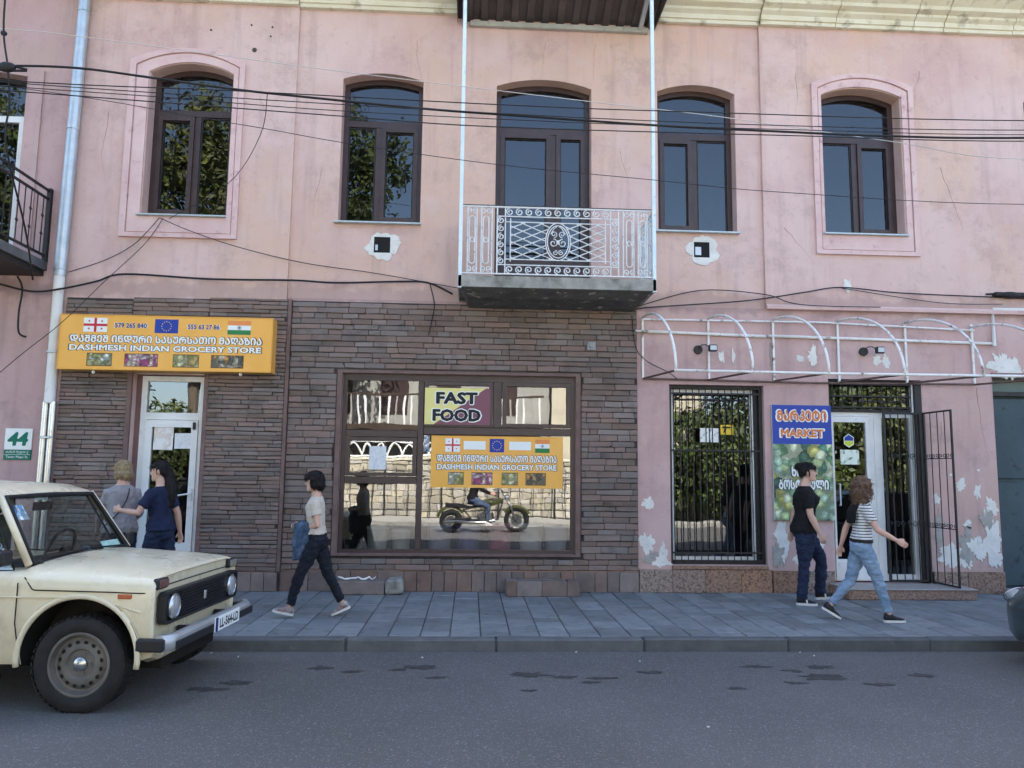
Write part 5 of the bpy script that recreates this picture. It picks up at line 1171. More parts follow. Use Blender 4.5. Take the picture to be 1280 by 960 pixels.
# E: striped T-shirt and light jeans
E_, ie = person('person with curly brown hair in striped T-shirt and light blue jeans', (4.45,-2.04,0), -8, 1.60, ((-17,22),(21,6)), ((-26,10,12,0),(24,12,36,0)), 2, (18,2), STRIPE, JEANS, hair='curly', hairm=HAIRBR, shoes=(BSH, WSOLE), girth=1.0, sleeve=.62, hem=.05, wide=1.02, cuff=.88, foot=(-30,2))
b = M(); PVe = ie['PV']; 
for i in range(1): b.loft([[PVe+Vector((.004-.006,0,0))+Vector(((.158*.80)*sin(2*pi*j/28), .176*cos(2*pi*j/28), z_)) for j in range(28)] for z_ in (.035,.075)])
b.build('belt', BSH, E_)
m = M(); rs = []
for (h, a, d, o) in ((.26,.115,.035,-.125),(.33,.128,.04,-.128),(.42,.135,.04,-.118),(.485,.12,.035,-.085),(.515,.09,.03,-.05)):
    c = ie['PV']+ie['sp']*h+ie['fw']*o; rs.append([c+ie['lat']*(a*cos(2*pi*i/16))+ie['fw']*(d*sin(2*pi*i/16)) for i in range(16)])
m.loft(rs); me = remesh(m, .008, 2, .008, (14,14,14)); me.materials.clear(); me.materials.append(BLKC); obj('shoulder_wrap', me, E_)
for side in (1,-1):
    h, kn, an, d1, d2 = ie['LG'][0 if side == 1 else 1]
    rr = random.Random(side+5); m = M(); c = ie['PV']+kn+d2*.41*.88
    for i in range(26):
        a = 2*pi*i/26; p = c+Vector((.05*cos(a), .05*sin(a), .004)); m.tube([p, p+d2*rr.uniform(.008,.022)+Vector((rr.uniform(-.004,.004),rr.uniform(-.004,.004),0))], .002, 3)
    m.build('frayed_hem', JEANS, E_, kind='stuff')
# C: navy T-shirt, long dark ponytail, reaching ahead
C_, ic = person('person in navy T-shirt with long dark hair at the grocery door', (-3.58,-1.45,0), 160, 1.665, ((12,6),(-14,10)), ((20,26,78,4),(-12,18,14,0)), 3, (26,-4), NAVYS, NAVYC, hair='ponytail', shoes=(BSH, WSOLE), sleeve=.68, hem=.0, girth=1.08, foot=(4,-14))
# B: grey top, blonde bob, black bag strap
B_, ib = person('person in grey top with blonde hair and black shoulder strap, back turned', (-4.17,-1.15,0), 118, 1.66, ((10,6),(-12,8)), ((14,12,30,10),(16,14,50,20)), 5, (20,-8), GREYS, NAVYC, hair='blonde', hairm=HAIRBL, shoes=(BSH, WSOLE), sleeve=1.7, hem=-.06, girth=1.16, foot=(3,-10))
PV, sp, fw_, lt = ib['PV'], ib['sp'], ib['fw'], ib['lat']
b = M(); b.tube([PV+sp*.515-lt*.07-fw_*.03, PV+sp*.46-lt*.075-fw_*.118, PV+sp*.34-lt*.05-fw_*.142, PV+sp*.2+lt*.02-fw_*.135, PV+sp*.08+lt*.12-fw_*.145, PV+sp*.0+lt*.2-fw_*.05], .013, 6, flat=.5); b.build('bag_strap', BSH, B_, True)
# ================================================================== the off-road car at the kerb
CARP = pm('cream_car_paint', (.66,.585,.405), (.70,.63,.46), 2.5, .32, 0, coat=.3, spec=.5, c3=(.40,.32,.20), s3=2.4, lo3=.52, hi3=.80, rvar=.12, detail=9)
RUB = pm('black_rubber', (.013,.013,.014), (.022,.022,.023), 8, .75, .2, 60); BPL = pm('black_plastic', (.016,.016,.018), (.024,.024,.026), 8, .5)
CHR = pm('dull_chrome', (.55,.56,.57), (.45,.46,.47), 6, .25, metal=.9); STEEL = pm('dusty_steel', (.12,.11,.10), (.19,.175,.155), 6, .6, .2, 40, metal=.3); ALU = pm('grey_bumper', (.36,.37,.38), (.44,.45,.46), 5, .42, .1, 40, metal=.5)
UNDER = pm('underbody', (.012,.011,.010), (.02,.018,.016), 5, .95); CGL = glass('car_glass', .10, (.74,.80,.80), 0); SEATM = pm('seat_fabric', (.10,.10,.10), (.16,.155,.15), 9, .9); GLL = pm('lamp_glass', (.50,.52,.54), (.40,.42,.44), 40, .12, spec=.6, coat=.6, metal=.4)
ORL = pm('orange_lens', (.45,.12,.04), (.38,.08,.03), 30, .25, coat=.3); REDL = pm('dim_red_lens', (.12,.05,.05), (.20,.10,.09), 30, .3, coat=.3)
def boolean_cut(o, cutters):
    for c in cutters:
        md = o.modifiers.new('b', 'BOOLEAN'); md.object = c; md.operation = 'DIFFERENCE'; md.solver = 'EXACT'
    dg = bpy.context.evaluated_depsgraph_get(); me = bpy.data.meshes.new_from_object(o.evaluated_get(dg)); o.modifiers.clear(); o.data = me
    for c in cutters: bpy.data.objects.remove(c)
    return o
def cyl_obj(x, y0, y1, z, r, n=40):
    m = M(); m.lathe([(r,y0),(r,y1)], (x,0,z), 'y', n); k = len(m.v); m.f.append(tuple(range(n))); m.f.append(tuple(range(n,2*n))[::-1]); m.mi += [0,0]
    o = m.build('cut', UNDER); bm_fix(o.data); return o
import bmesh
def bm_fix(me):
    bm = bmesh.new(); bm.from_mesh(me); bmesh.ops.recalc_face_normals(bm, faces=bm.faces); bm.to_mesh(me); bm.free()
def tyre_wheel(par, x, y, z, R, w, side, rimr, steel, name='wheel'):
    """side -1: outer face towards -y"""
    m = M(); s = side
    pr = [(rimr*.98,-.40*w),(rimr*1.04,-.47*w),(R*.80,-.52*w),(R*.93,-.50*w),(R*.985,-.42*w),(R,-.30*w),(R,.30*w),(R*.985,.42*w),(R*.93,.5*w),(R*.8,.52*w),(rimr*1.04,.47*w),(rimr*.98,.4*w)]
    m.lathe([(a, b*1.0) for a, b in pr], (0,0,0), 'y', 48)
    t = m.build(name, RUB, par, 'auto'); t.location = (x, y, z)
    tr = M()
    for i in range(44):   # tread blocks
        a = 2*pi*i/44
        for k, yy in enumerate((-.40,-.14,.14,.40)):
            aa = a+(k % 2)*pi/44; r0, r1 = R*.985, R*1.012; d = .045; c0 = (cos(aa-d), sin(aa-d)); c1 = (cos(aa+d), sin(aa+d)); ya, yb = (yy-.10)*w, (yy+.10)*w
            tr.add([(r0*c0[0],ya,r0*c0[1]),(r0*c1[0],ya,r0*c1[1]),(r0*c1[0],yb,r0*c1[1]),(r0*c0[0],yb,r0*c0[1]),(r1*c0[0],ya,r1*c0[1]),(r1*c1[0],ya,r1*c1[1]),(r1*c1[0],yb,r1*c1[1]),(r1*c0[0],yb,r1*c0[1])], [(4,5,6,7),(0,1,5,4),(1,2,6,5),(2,3,7,6),(3,0,4,7)])
    tr.build('tread', RUB, t, kind='stuff')
    r = M(); o = s*w
    r.lathe([(rimr*1.02,.44*o),(rimr*.99,.47*o),(rimr*.93,.46*o),(rimr*.90,.34*o),(rimr*.86,.20*o),(rimr*.80,.18*o),(rimr*.74,.24*o),(rimr*.60,.31*o),(rimr*.48,.30*o),(rimr*.42,.22*o),(rimr*.33,.22*o)], (0,0,0), 'y', 48)
    r.lathe([(rimr*.33,.22*o),(0.001,.22*o)], (0,0,0), 'y', 48); r.build('rim', steel, t, 'auto')
    h = M()
    for i in range(16):
        a = 2*pi*(i+.5)/16; q = []
        for j in range(10):
            b = 2*pi*j/10; rr = rimr*.70+rimr*.05*cos(b)*.75; q.append(((rimr*.69+.013*cos(b))*cos(a)-.017*sin(b)*sin(a), s*(.275*w+.004), (rimr*.69+.013*cos(b))*sin(a)+.017*sin(b)*cos(a)))
        h.poly(q)
    h.build('rim_slot', UNDER, t, kind='stuff')
    h = M(); h.lathe([(rimr*.22,.21*o),(rimr*.22,.36*o),(rimr*.17,.42*o),(rimr*.06,.45*o),(.001,.455*o)], (0,0,0), 'y', 20); h.build('hub_cap', CHR, t, 'auto')
    for i in range(5):
        a = 2*pi*i/5; b = M(); b.lathe([(.011,.20*o),(.011,.29*o),(.001,.29*o)], (rimr*.30*cos(a),0,rimr*.30*sin(a)), 'y', 6); b.build('wheel_nut', STEEL, t)
    return t
CAR = thing('parked_car', 'cream boxy off-road car parked at the kerb, front bumper with white number plate', 'car', (-2.70,-4.10,-.12), radians(-4.2))
# local x forward from the front axle, y to the car's left; near side is -y
def sec(x, zt, zs, ws, zb=.30, wb=.76, cr=.02, wt=.60):
    """half section points from keel to roof/hood centre; zs,ws shoulder"""
    h = [(0,zb-.02),(wb-.12,zb-.02),(wb,zb+.02),(wb+.025,zb+.12),(ws+.012,zs-.22),(ws+.012,zs-.06),(ws+.004,zs-.01),(ws-.012,zs+.012),(ws-.045,zs+.035),(ws-.10,zt-.022),(wt-.02,zt),(wt*.5,zt+cr*.8),(0,zt+cr)]
    return [(x, -y, z) for y, z in h]+[(x, y, z) for y, z in h[-2:0:-1]]
S_ = [(.485,.925,.875,.745,.40,.70,.006),(.505,.935,.88,.752,.38,.72,.008),(.49,.953,.89,.772,.36,.74,.010),(.42,.965,.895,.790,.34,.75,.014),(.20,.985,.905,.800,.32,.76,.02),(-.15,1.005,.915,.805,.31,.76,.022),(-.43,1.02,.925,.806,.30,.76,.022),(-.50,1.00,.93,.806,.30,.76,.0),(-1.2,.98,.935,.808,.30,.76,.0),(-2.2,.98,.935,.806,.30,.76,.0),(-2.80,.97,.93,.79,.34,.75,.0),(-2.92,.95,.92,.76,.38,.72,.0)]
m = M(); m.loft([sec(x, zt, zs, ws, zb, wb, cr) for (x, zt, zs, ws, zb, wb, cr) in S_])
body = m.build('body', [CARP, UNDER], CAR); body.parent = None; bm_fix(body.data)
AX = .33; cuts = []
for ax_ in (0, -2.2):
    for sd_ in (-1, 1): cuts.append(cyl_obj(ax_-.005, sd_*.50 if sd_ > 0 else -1.2, 1.2 if sd_ > 0 else -.50, AX+.045, .43))
boolean_cut(body, cuts); body.parent = CAR
for p in body.data.polygons:
    c = p.center
    for ax_ in (0, -2.2):
        if abs(math.hypot(c.x-ax_+.005, c.z-AX-.045)-.43) < .012 and abs(p.normal.y) < .5 or (abs(abs(c.y)-.5) < .01 and math.hypot(c.x-ax_, c.z-AX) < .44): p.material_index = 1
    if c.z < .33 and p.normal.z < -.5: p.material_index = 1
if len(body.data.materials) < 2: body.data.materials.append(UNDER)
body.data.shade_smooth(); body.data.set_sharp_from_angle(angle=radians(28))
for ax_ in (0, -2.2):
    for sd_ in (-1, 1):
        m = M(); pts = []
        for i in range(33):
            a = radians(-8+196*i/32); pts.append((ax_-.005+.436*cos(a), sd_*.812, AX+.045+.436*sin(a)))
        m.tube(pts, .017, 8, flat=1.3); al_ = m.build('arch_lip', CARP, CAR, True)
        for (i0, i1) in ((4,7),(9,11),(13,17),(20,23),(26,28)):
            m = M(); m.tube([(p[0]+(p[0]-ax_)*.035, p[1]+sd_*.006, p[2]+(p[2]-AX)*.03) for p in pts[i0:i1+1]], .0045, 5); m.build('rust_chip', pm('rust', (.07,.035,.02), (.12,.06,.03), 20, .9), al_)
        tyre_wheel(CAR, ax_, sd_*.715, AX, .335, .165, sd_, .222, STEEL)
m = M(); m.box(-2.7,.45,-.48,.48,.24,.36); m.tube([(0,-.66,.33),(0,.66,.33)], .045, 10); m.tube([(-2.2,-.66,.33),(-2.2,.66,.33)], .05, 10); m.tube([(.05,-.6,.30),(.42,-.35,.27)], .022, 8); m.build('underbody', UNDER, CAR)
# panel gaps: hood on the flanks and across the nose, door edge
def gap(path, r=.0045): m = M(); m.tube(path, r, 5); m.build('panel_gap', UNDER, CAR)
for s in (-1, 1):
    gap([(-.43,s*.80,.935),(-.36,s*.822,.86),(-.34,s*.823,.85),(.2,s*.817,.842),(.42,s*.806,.835),(.48,s*.775,.832)])
    gap([(-.46,s*.826,.90),(-.46,s*.826,.62),(-.42,s*.80,.33)]); gap([(-1.50,s*.826,.92),(-1.50,s*.826,.60),(-1.55,s*.80,.33)])
    m = M(); m.box(-1.42,-1.30,s*.835-.012,s*.835+.012,.80,.83,c=.004); m.build('door_handle', CHR, CAR)
    m = M(); m.tube([(.43,s*.806,.70),(0.1,s*.822,.80),(-.5,s*.829,.80),(-2.4,s*.828,.80)], .006, 5); m.build('crease', CARP, CAR)
_n0 = set(CAR.children_recursive)
gap([(.612,-.70,.868),(.618,-.3,.872),(.618,.3,.872),(.612,.70,.868)])
# dark rounded grille panel with headlamps
def rr_loop(y0, y1, z0, z1, r, n=5):
    L = []
    for cx_, cz_, a0 in ((y1-r,z0+r,-pi/2),(y1-r,z1-r,0),(y0+r,z1-r,pi/2),(y0+r,z0+r,pi)):
        for i in range(n+1): a = a0+pi/2*i/n; L.append((cx_+r*cos(a), cz_+r*sin(a)))
    return L
m = M(); m.prism(rr_loop(-.70,.70,.59,.825,.05), .60, .632, ax='x'); GR = m.build('grille', BPL, CAR)
m = M(); o_ = rr_loop(-.70,.70,.59,.825,.05); i_ = rr_loop(-.675,.675,.612,.803,.035); n = len(o_)
m.add([(.632,)+p for p in o_]+[(.655,)+p for p in o_]+[(.632,)+p for p in i_]+[(.655,)+p for p in i_], [f for i in range(n) for f in ((i,(i+1)%n,n+(i+1)%n,n+i),(n+i,n+(i+1)%n,3*n+(i+1)%n,3*n+i),(2*n+i,3*n+i,3*n+(i+1)%n,2*n+(i+1)%n))]); m.build('grille_rim', BPL, GR)
for i in range(8): m = M(); m.box(.634,.652,-.42,.42,.622+i*.0235,.631+i*.0235); m.build('slat', BPL, GR)
m = M(); m.box(.645,.664,-.022,.022,.675,.745,c=.008); m.build('emblem', CHR, GR)
for s in (-1,1):
    m = M(); m.lathe([(.090,.632),(.094,.660),(.086,.668),(.082,.655)], (0,s*.555,.707), 'x', 28); hl = m.build('headlight', CHR, CAR, 'auto')
    m = M(); m.lathe([(.084,.655),(.07,.668),(.04,.678),(.001,.682)], (0,s*.555,.707), 'x', 28); m.build('lens', GLL, hl, True)
    m = M(); m.box(.57,.622,s*.665-.085,s*.665+.085,.848,.928,c=.014); tl = m.build('front_lamp', BPL, CAR); m = M(); m.box(.618,.628,s*.665-.068,s*.665+.068,.860,.916,c=.004); m.build('lens', REDL if s < 0 else pm('clear_lens',(.25,.24,.20),None,rough=.25,coat=.3), tl)
    m = M(); m.box(.36,.46,s*.808-.012,s*.808+.012,.795,.828,c=.006); m.build('side_repeater', ORL, CAR)
_n1 = set(CAR.children_recursive)
for s in (-1,1):
    # bumper ends and brackets
    m = M(); m.box(.46,.66,s*.80-.03,s*.80+.03,.43,.52,c=.012); m.build('bumper_end', BPL, CAR)
    m = M(); m.box(.55,.66,s*.35-.02,s*.35+.02,.48,.53); m.build('bumper_bracket', BPL, CAR)
m = M(); m.prism([(.64,.435),(.70,.435),(.715,.47),(.715,.515),(.70,.54),(.64,.54)], -.80, .80, ax='x') if False else None
m = M(); pr_ = [(.655,.425),(.695,.425),(.715,.445),(.715,.515),(.695,.538),(.655,.538)]
m.loft([[(p[0]-(.06 if y in (-.79,.86) else .012 if y in (-.74,.78) else 0), y, p[1]) for p in pr_] for y in (-.79,-.74,-.66,-.3,.3,.70,.78,.86)]); bp_ = m.build('bumper', ALU, CAR, 'auto')
m = M(); m.box(.705,.724,-.72,-.07,.430,.492,c=.006); m.build('bumper_strip', BPL, bp_); m = M(); m.box(.705,.724,.49,.80,.430,.492,c=.006); m.build('bumper_strip', BPL, bp_)
m = M(); m.box(.716,.728,-.06,.46,.418,.532,c=.003); npl = m.build('number_plate', PW, CAR)
m = M(); m.add([(.7288,-.055,.42),(.7288,-.005,.42),(.7288,-.005,.53),(.7288,-.055,.53)], [(0,1,2,3)]); m.build('plate_band', NAVY, npl)
lt_ = text('LL-564-LD', .075, .40, .03, PBLK, par=npl, loc=(.7292,.228,.475), rz=radians(90))
_n2 = set(CAR.children_recursive)
m = M(); m.box(.46,.50,-.60,.60,.36,.46); m.build('valance', CARP, CAR)
for o_ in CAR.children:
    if o_ in _n1-_n0: o_.location.x -= .10
    elif o_ in _n2-_n1: o_.location.x -= .05
# greenhouse: pillars, roof, glass
bx, tx, rx_ = -.47, -.80, -2.55; zb_, zt_ = 1.005, 1.505
def pil(a, b, r, mat=CARP, fl=.7): m = M(); m.tube([a, b], r, 8, flat=fl); m.build('pillar', mat, CAR, True)
for s in (-1,1):
    pil((bx,s*.70,zb_), (tx,s*.60,zt_), .030); pil((-1.50,s*.735,.95), (-1.55,s*.62,zt_), .032); pil((-2.20,s*.735,.95), (-2.15,s*.62,zt_), .03); pil((-2.86,s*.70,.95), (-2.60,s*.60,zt_), .035)
rr = []
for (x, w_, z0, z1) in ((-.785,.595,1.495,1.515),(-.83,.615,1.50,1.545),(-1.0,.63,1.505,1.59),(-1.6,.635,1.505,1.615),(-2.2,.63,1.505,1.60),(-2.58,.615,1.50,1.56),(-2.66,.60,1.49,1.51)):
    rr.append([(x,-w_,z0),(x,-w_-.012,(z0+z1)/2),(x,-w_+.03,z1-.014),(x,-w_*.5,z1),(x,0,z1+.006),(x,w_*.5,z1),(x,w_-.03,z1-.014),(x,w_+.012,(z0+z1)/2),(x,w_,z0),(x,0,z0)])
m = M(); m.loft(rr); m.build('roof', CARP, CAR, 'auto')
def gl(pts, name='window'): m = M(); m.poly(pts); return m.build(name, CGL, CAR)
ws_ = gl([(bx-.005,-.68,zb_+.005),(bx+.005,0,zb_+.012),(bx-.005,.68,zb_+.005),(tx+.01,.585,zt_-.005),(tx+.02,0,zt_),(tx+.01,-.585,zt_-.005)], 'windscreen')
m = M(); m.tube([(bx+.012,-.67,zb_+.008),(bx+.022,0,zb_+.016),(bx+.012,.67,zb_+.008),(tx+.03,.575,zt_-.012),(tx+.035,0,zt_-.006),(tx+.03,-.575,zt_-.012)], .021, 8, closed=True); m.build('rubber_seal', RUB, ws_, True)
for s in (-1,1):
    gl([(-.56,s*.715,.965),(-1.48,s*.735,.965),(-1.53,s*.63,1.49),(-.85,s*.615,1.49)]); gl([(-1.54,s*.735,.965),(-2.80,s*.725,.965),(-2.58,s*.615,1.49),(-1.58,s*.63,1.49)])
    m = M(); m.tube([(-.56,s*.722,.965),(-1.48,s*.742,.965),(-1.53,s*.637,1.49),(-.85,s*.622,1.49)], .013, 6, closed=True); m.build('rubber_seal', RUB, CAR, True)
    m = M(); m.tube([(bx+.0,s*.62,zb_+.02),(bx+.02,s*.60,zb_+.035),(bx-.02,s*.02+.12,zb_+.05)], .007, 6); m.box(bx+.01,bx+.05,s*.62-.02,s*.62+.02,zb_,zb_+.03,c=.006); m.build('wiper', BPL, CAR)
m = M(); m.tube([(-.58,.72,1.03),(-.52,.82,1.06)], .01, 6); m.box(-.56,-.52,.80,.92,1.02,1.13,c=.015); m.build('door_mirror', BPL, CAR)
m = M(); m.tube([(-.58,-.72,1.03),(-.52,-.82,1.06)], .01, 6); m.box(-.56,-.52,-.92,-.80,1.02,1.13,c=.015); m.build('door_mirror', BPL, CAR)
gl([(-2.87,-.66,.98),(-2.87,.66,.98),(-2.62,.58,1.49),(-2.62,-.58,1.49)], 'rear_window')
m = M(); m.box(-.78,-.52,-.66,.66,.90,1.02,c=.03); m.build('dashboard', BPL, CAR)
for s in (-1,1): m = M(); m.box(-1.50,-1.02,s*.34-.24,s*.34+.24,.72,.86,c=.04); m.box(-1.58,-1.44,s*.34-.24,s*.34+.24,.80,1.30,c=.05); m.box(-1.57,-1.46,s*.34-.13,s*.34+.13,1.31,1.46,c=.035); m.build('seat', SEATM, CAR)
m = M(); m.tube([(-.88+.06*cos(a),.34+.19*sin(a),1.02+.17*cos(a)) for a in [2*pi*i/24 for i in range(24)]], .013, 6, closed=True); m.tube([(-.88,.34,1.02),(-.70,.34,.94)], .02, 8); m.tube([(-.88,.15,1.02),(-.88,.53,1.02)], .012, 6); m.build('steering_wheel', BPL, CAR, True)
m = M(); m.box(-.86,-.84,-.12,.12,1.37,1.44,c=.008); m.build('inner_mirror', BPL, CAR)
STK = vcells('windscreen_sticker', [(.10,.30,.55),(.6,.7,.78),(.05,.15,.4),(.35,.55,.7)], 14)
def on_screen(y0, y1, f0, f1, mat, nm):
    P_ = lambda y, f: (bx+(tx-bx)*f+.014, y, zb_+(zt_-zb_)*f+.008); m = M(); m.add([P_(y0,f0),P_(y1,f0),P_(y1,f1),P_(y0,f1)], [(0,1,2,3)]); m.build(nm, mat, CAR)
on_screen(-.58,-.44,.62,.84,STK,'sticker'); on_screen(.30,.58,.04,.16,pm('green_white_card',(.45,.6,.56),(.2,.4,.36),14,.6),'sticker')
m = M(); m.box(-2.96,-2.90,-.80,.80,.43,.53,c=.012); m.build('rear_bumper', ALU, CAR)
for s in (-1,1): m = M(); m.box(-2.945,-2.92,s*.66-.08,s*.66+.08,.70,.84,c=.008); m.build('rear_lamp', REDL, CAR)

# ---- second car, only its rounded nose reaches into the view
GP = pm('slate_car_paint', (.030,.045,.050), (.036,.052,.058), 3, .3, 0, coat=.5, spec=.5)
C2 = thing('parked_car', 'dark slate green hatchback with rounded nose parked further along the kerb', 'car', (6.02,-3.95,-.12), radians(180))
def sec2(x, zt, w_, zb, wt):
    h = [(0,zb),(w_-.12,zb),(w_-.02,zb+.07),(w_,zb+.22),(w_,(zb+zt)/2+.08),(w_-.03,zt-.09),(wt,zt-.015),(wt*.5,zt+.005),(0,zt+.012)]
    return [(x,-y,z) for y, z in h]+[(x,y,z) for y, z in h[-2:0:-1]]
m = M(); m.loft([sec2(*a) for a in ((.86,.56,.30,.30,.2),(.845,.62,.50,.24,.36),(.79,.66,.66,.20,.5),(.70,.70,.75,.19,.56),(.50,.76,.80,.19,.60),(.1,.86,.83,.19,.64),(-.45,.95,.84,.19,.66),(-1.4,.96,.845,.19,.66),(-2.5,.97,.84,.19,.66),(-3.05,.95,.80,.20,.62),(-3.22,.86,.70,.26,.52),(-3.26,.70,.5,.32,.4))])
b2 = m.build('body', [GP, UNDER], C2); b2.parent = None; bm_fix(b2.data)
boolean_cut(b2, [cyl_obj(ax_, -1.2 if s < 0 else .52, -.52 if s < 0 else 1.2, .32, .355) for ax_ in (0,-2.5) for s in (-1,1)]); b2.parent = C2
for p in b2.data.polygons:
    c = p.center
    for ax_ in (0,-2.5):
        if abs(math.hypot(c.x-ax_, c.z-.32)-.355) < .012 and abs(p.normal.y) < .5 or (abs(abs(c.y)-.52) < .01): p.material_index = 1
b2.data.shade_smooth(); b2.data.set_sharp_from_angle(angle=radians(32))
m = M(); m.loft([[(x,-w_,z0),(x,-wt,z1),(x,wt,z1),(x,w_,z0)] for (x,w_,z0,wt,z1) in ((-.42,.66,.94,.62,.95),(-1.1,.72,.95,.56,1.40),(-1.5,.73,.96,.56,1.46),(-2.4,.72,.96,.55,1.44),(-3.0,.66,.95,.50,1.20),(-3.1,.62,.94,.5,.97))]); m.build('cabin_glass', pm('tinted_glass',(.012,.015,.016),None,rough=.05,spec=.6), C2)
m = M(); m.loft([[(x,-w_,z0),(x,-w_+.02,z1-.02),(x,-w_*.6,z1),(x,w_*.6,z1),(x,w_-.02,z1-.02),(x,w_,z0)] for (x,w_,z0,z1) in ((-1.05,.565,1.385,1.405),(-1.2,.58,1.41,1.45),(-1.8,.585,1.43,1.485),(-2.4,.575,1.42,1.465),(-2.95,.53,1.22,1.26))]); m.build('roof', GP, C2, 'auto')
for s in (-1,1):
    for ax_ in (0,-2.5): tyre_wheel(C2, ax_, s*.745, .30, .305, .17, s, .19, ALU)
    m = M(); q = M(); q.ell((0,0,0), (.10,.12,.065), 16, 10); m.add([(.71+p[0],s*.60+p[1],.60+p[2]) for p in q.v], q.f); hl = m.build('headlight', GLL, C2, True)
    m = M(); m.tube([(.72+.10*cos(a)-.03*abs(sin(a)),s*.655+.10*sin(a)*.5,.60+.075*sin(a)) for a in [2*pi*i/20 for i in range(20)]], .006, 6, closed=True); m.build('headlight_rim', CHR, hl, True)
m = M(); m.box(.845,.868,-.22,.22,.36,.46,c=.008); m.build('grille', BPL, C2); m = M(); m.box(.852,.876,-.25,.25,.475,.575,c=.003); m.build('number_plate', PW, C2)
# ================================================================== the sunlit far side of the street, behind the camera (mirrored in the windows)
OP = M(); OP.box(-60,60,-17.0,-14.5,-.35,.0); struct(OP.build('far_pavement', pm('pale_paving', (.36,.35,.32), (.44,.42,.38), 1.5, .9, .2, 40, coord='P')))
b = M(); b.box(-60,60,-14.62,-14.48,-.35,.01,c=.01); struct(b.build('far_kerb', CONC))
STONE = pm('cream_rubble_stone', (.40,.365,.285), (.50,.46,.37), 5, .9, .6, 20, coord='P', isl=.3, c3=(.32,.28,.20), s3=6, lo3=.58, hi3=.74)
sw = thing('stone_wall', 'cream rubble stone wall with black iron railing across the street', 'wall', (0,-17.2,0))
m = M(); m.box(-24,24,-.25,.15,-.3,2.0); m.build('core', GREYPL, sw)
random.seed(77); m = M(); z = 0.0
while z < 2.0:
    h = random.uniform(.16,.30); h = min(h, 2.02-z); x = -8.5
    while x < 17:
        ln = random.uniform(.25,.6); m.box(x+.012,x+ln-.012,.13,.19+random.uniform(-.02,.03),z+.01,z+h-.01,c=.02,j=.012); x += ln
    z += h
m.build('stone', STONE, sw, kind='stuff')
m = M(); m.box(-24,24,-.3,.24,2.02,2.12,c=.02); m.build('coping', CREAM, sw)
fc = thing('iron_fence', 'black iron picket fence standing before the far stone wall', 'fence', (0,-16.75,0))
for i in range(46): xx = -9+i*.4; m = M(); m.tube([(xx,0,0),(xx,0,1.75 if i % 5 else 2.0)], .014 if i % 5 else .03, 5); m.build('picket', BLACKM, fc)
for zz in (.25,1.6): m = M(); m.box(-9,9.05,-.012,.012,zz-.018,zz+.018); m.build('rail', BLACKM, fc)
lat_ = thing('white_lattice', 'white ornamental lattice parapet on top of the far stone wall', 'lattice', (0,-17.3,2.12))
for i in range(24):
    x_ = -9.5+i*.5; m = M(); m.tube([(x_+.25*k/8, 0, .1+.38*sin(pi*k/16)) for k in range(9)]+[(x_+.25+.25*k/8, 0, .1+.38*cos(pi*k/16)) for k in range(1,9)], .035, 5); m.build('scallop', PW, lat_)
for zz in (.06,.56): m = M(); m.box(-9.5,2.5,-.03,.03,zz-.03,zz+.03); m.build('rail', PW, lat_)
CW = wall_mat('sunlit_cream_plaster', (.60,.55,.42), (.66,.62,.49), (.62,.56,.40), (.42,.38,.30), .5)
h1 = thing('cream_house', 'plain cream plastered house across the street with grey balcony', 'building', (0,0,0))
m = M(); m.box(3.2,9.5,-30,-20,-.3,7.2); m.build('wall', CW, h1); m = M(); m.prism([(-30.3,7.2),(-19.6,7.2),(-25,9.4)], 2.9, 9.8, ax='x'); m.build('roof', pm('red_roof',(.22,.08,.05),(.28,.11,.07),4,.9,coord='P'), h1)
for (a, c) in ((4.1,4.9),(7.4,8.3)): m = M(); m.box(a,c,-20.02,-19.96,4.3,5.8); wn = m.build('window', BROWN, h1); m = M(); m.box(a+.1,c-.1,-19.97,-19.95,4.4,5.7); m.build('pane', pm('far_pane',(.03,.04,.05),None,rough=.1,spec=.6), wn)
m = M(); m.box(6.6,7.9,-19.98,-19.9,2.3,2.45); m.build('drip_ledge', BLACKM, h1)
h2 = thing('grey_house', 'grey house across the street with dark timber balcony and yellow sign', 'building', (0,0,0))
m = M(); m.box(-7.5,3.15,-29,-20.3,-.3,6.4); m.build('wall', pm('grey_plaster',(.32,.31,.28),(.40,.39,.35),1.5,.9,.2,20,coord='P'), h2); m = M(); m.box(-7.8,3.4,-29.3,-19.9,6.41,6.6); m.build('roof', GREYPL, h2)
m = M(); m.box(-6.5,2.8,-20.3,-18.7,3.2,3.42); bal = m.build('balcony', pm('dark_timber',(.05,.035,.025),(.08,.055,.04),5,.8,coord='P'), h2)
for i in range(32): xx = -6.4+i*.29; m = M(); m.box(xx,xx+.07,-18.78,-18.74,3.42,4.5); m.build('baluster', PW if i % 3 else GREYPL, bal)
m = M(); m.box(-6.5,2.8,-18.8,-18.72,4.5,4.58); m.build('rail', MATS['dark_timber'], bal)
for xx in (-6.3,-3.3,-.3,2.6): m = M(); m.box(xx-.07,xx+.07,-18.85,-18.71,-.1,3.2); m.build('post', MATS['dark_timber'], bal)
m = M(); m.box(-5.2,-4.6,-18.75,-18.68,2.45,3.15,c=.01); m.build('yellow_sign', YEL, h2)
for (a, c) in ((-5.8,-4.8),(-3.6,-2.6),(-1.4,-.4),(.8,1.8)): m = M(); m.box(a,c,-20.32,-20.27,3.9,5.7); m.build('window', BROWN, h2)
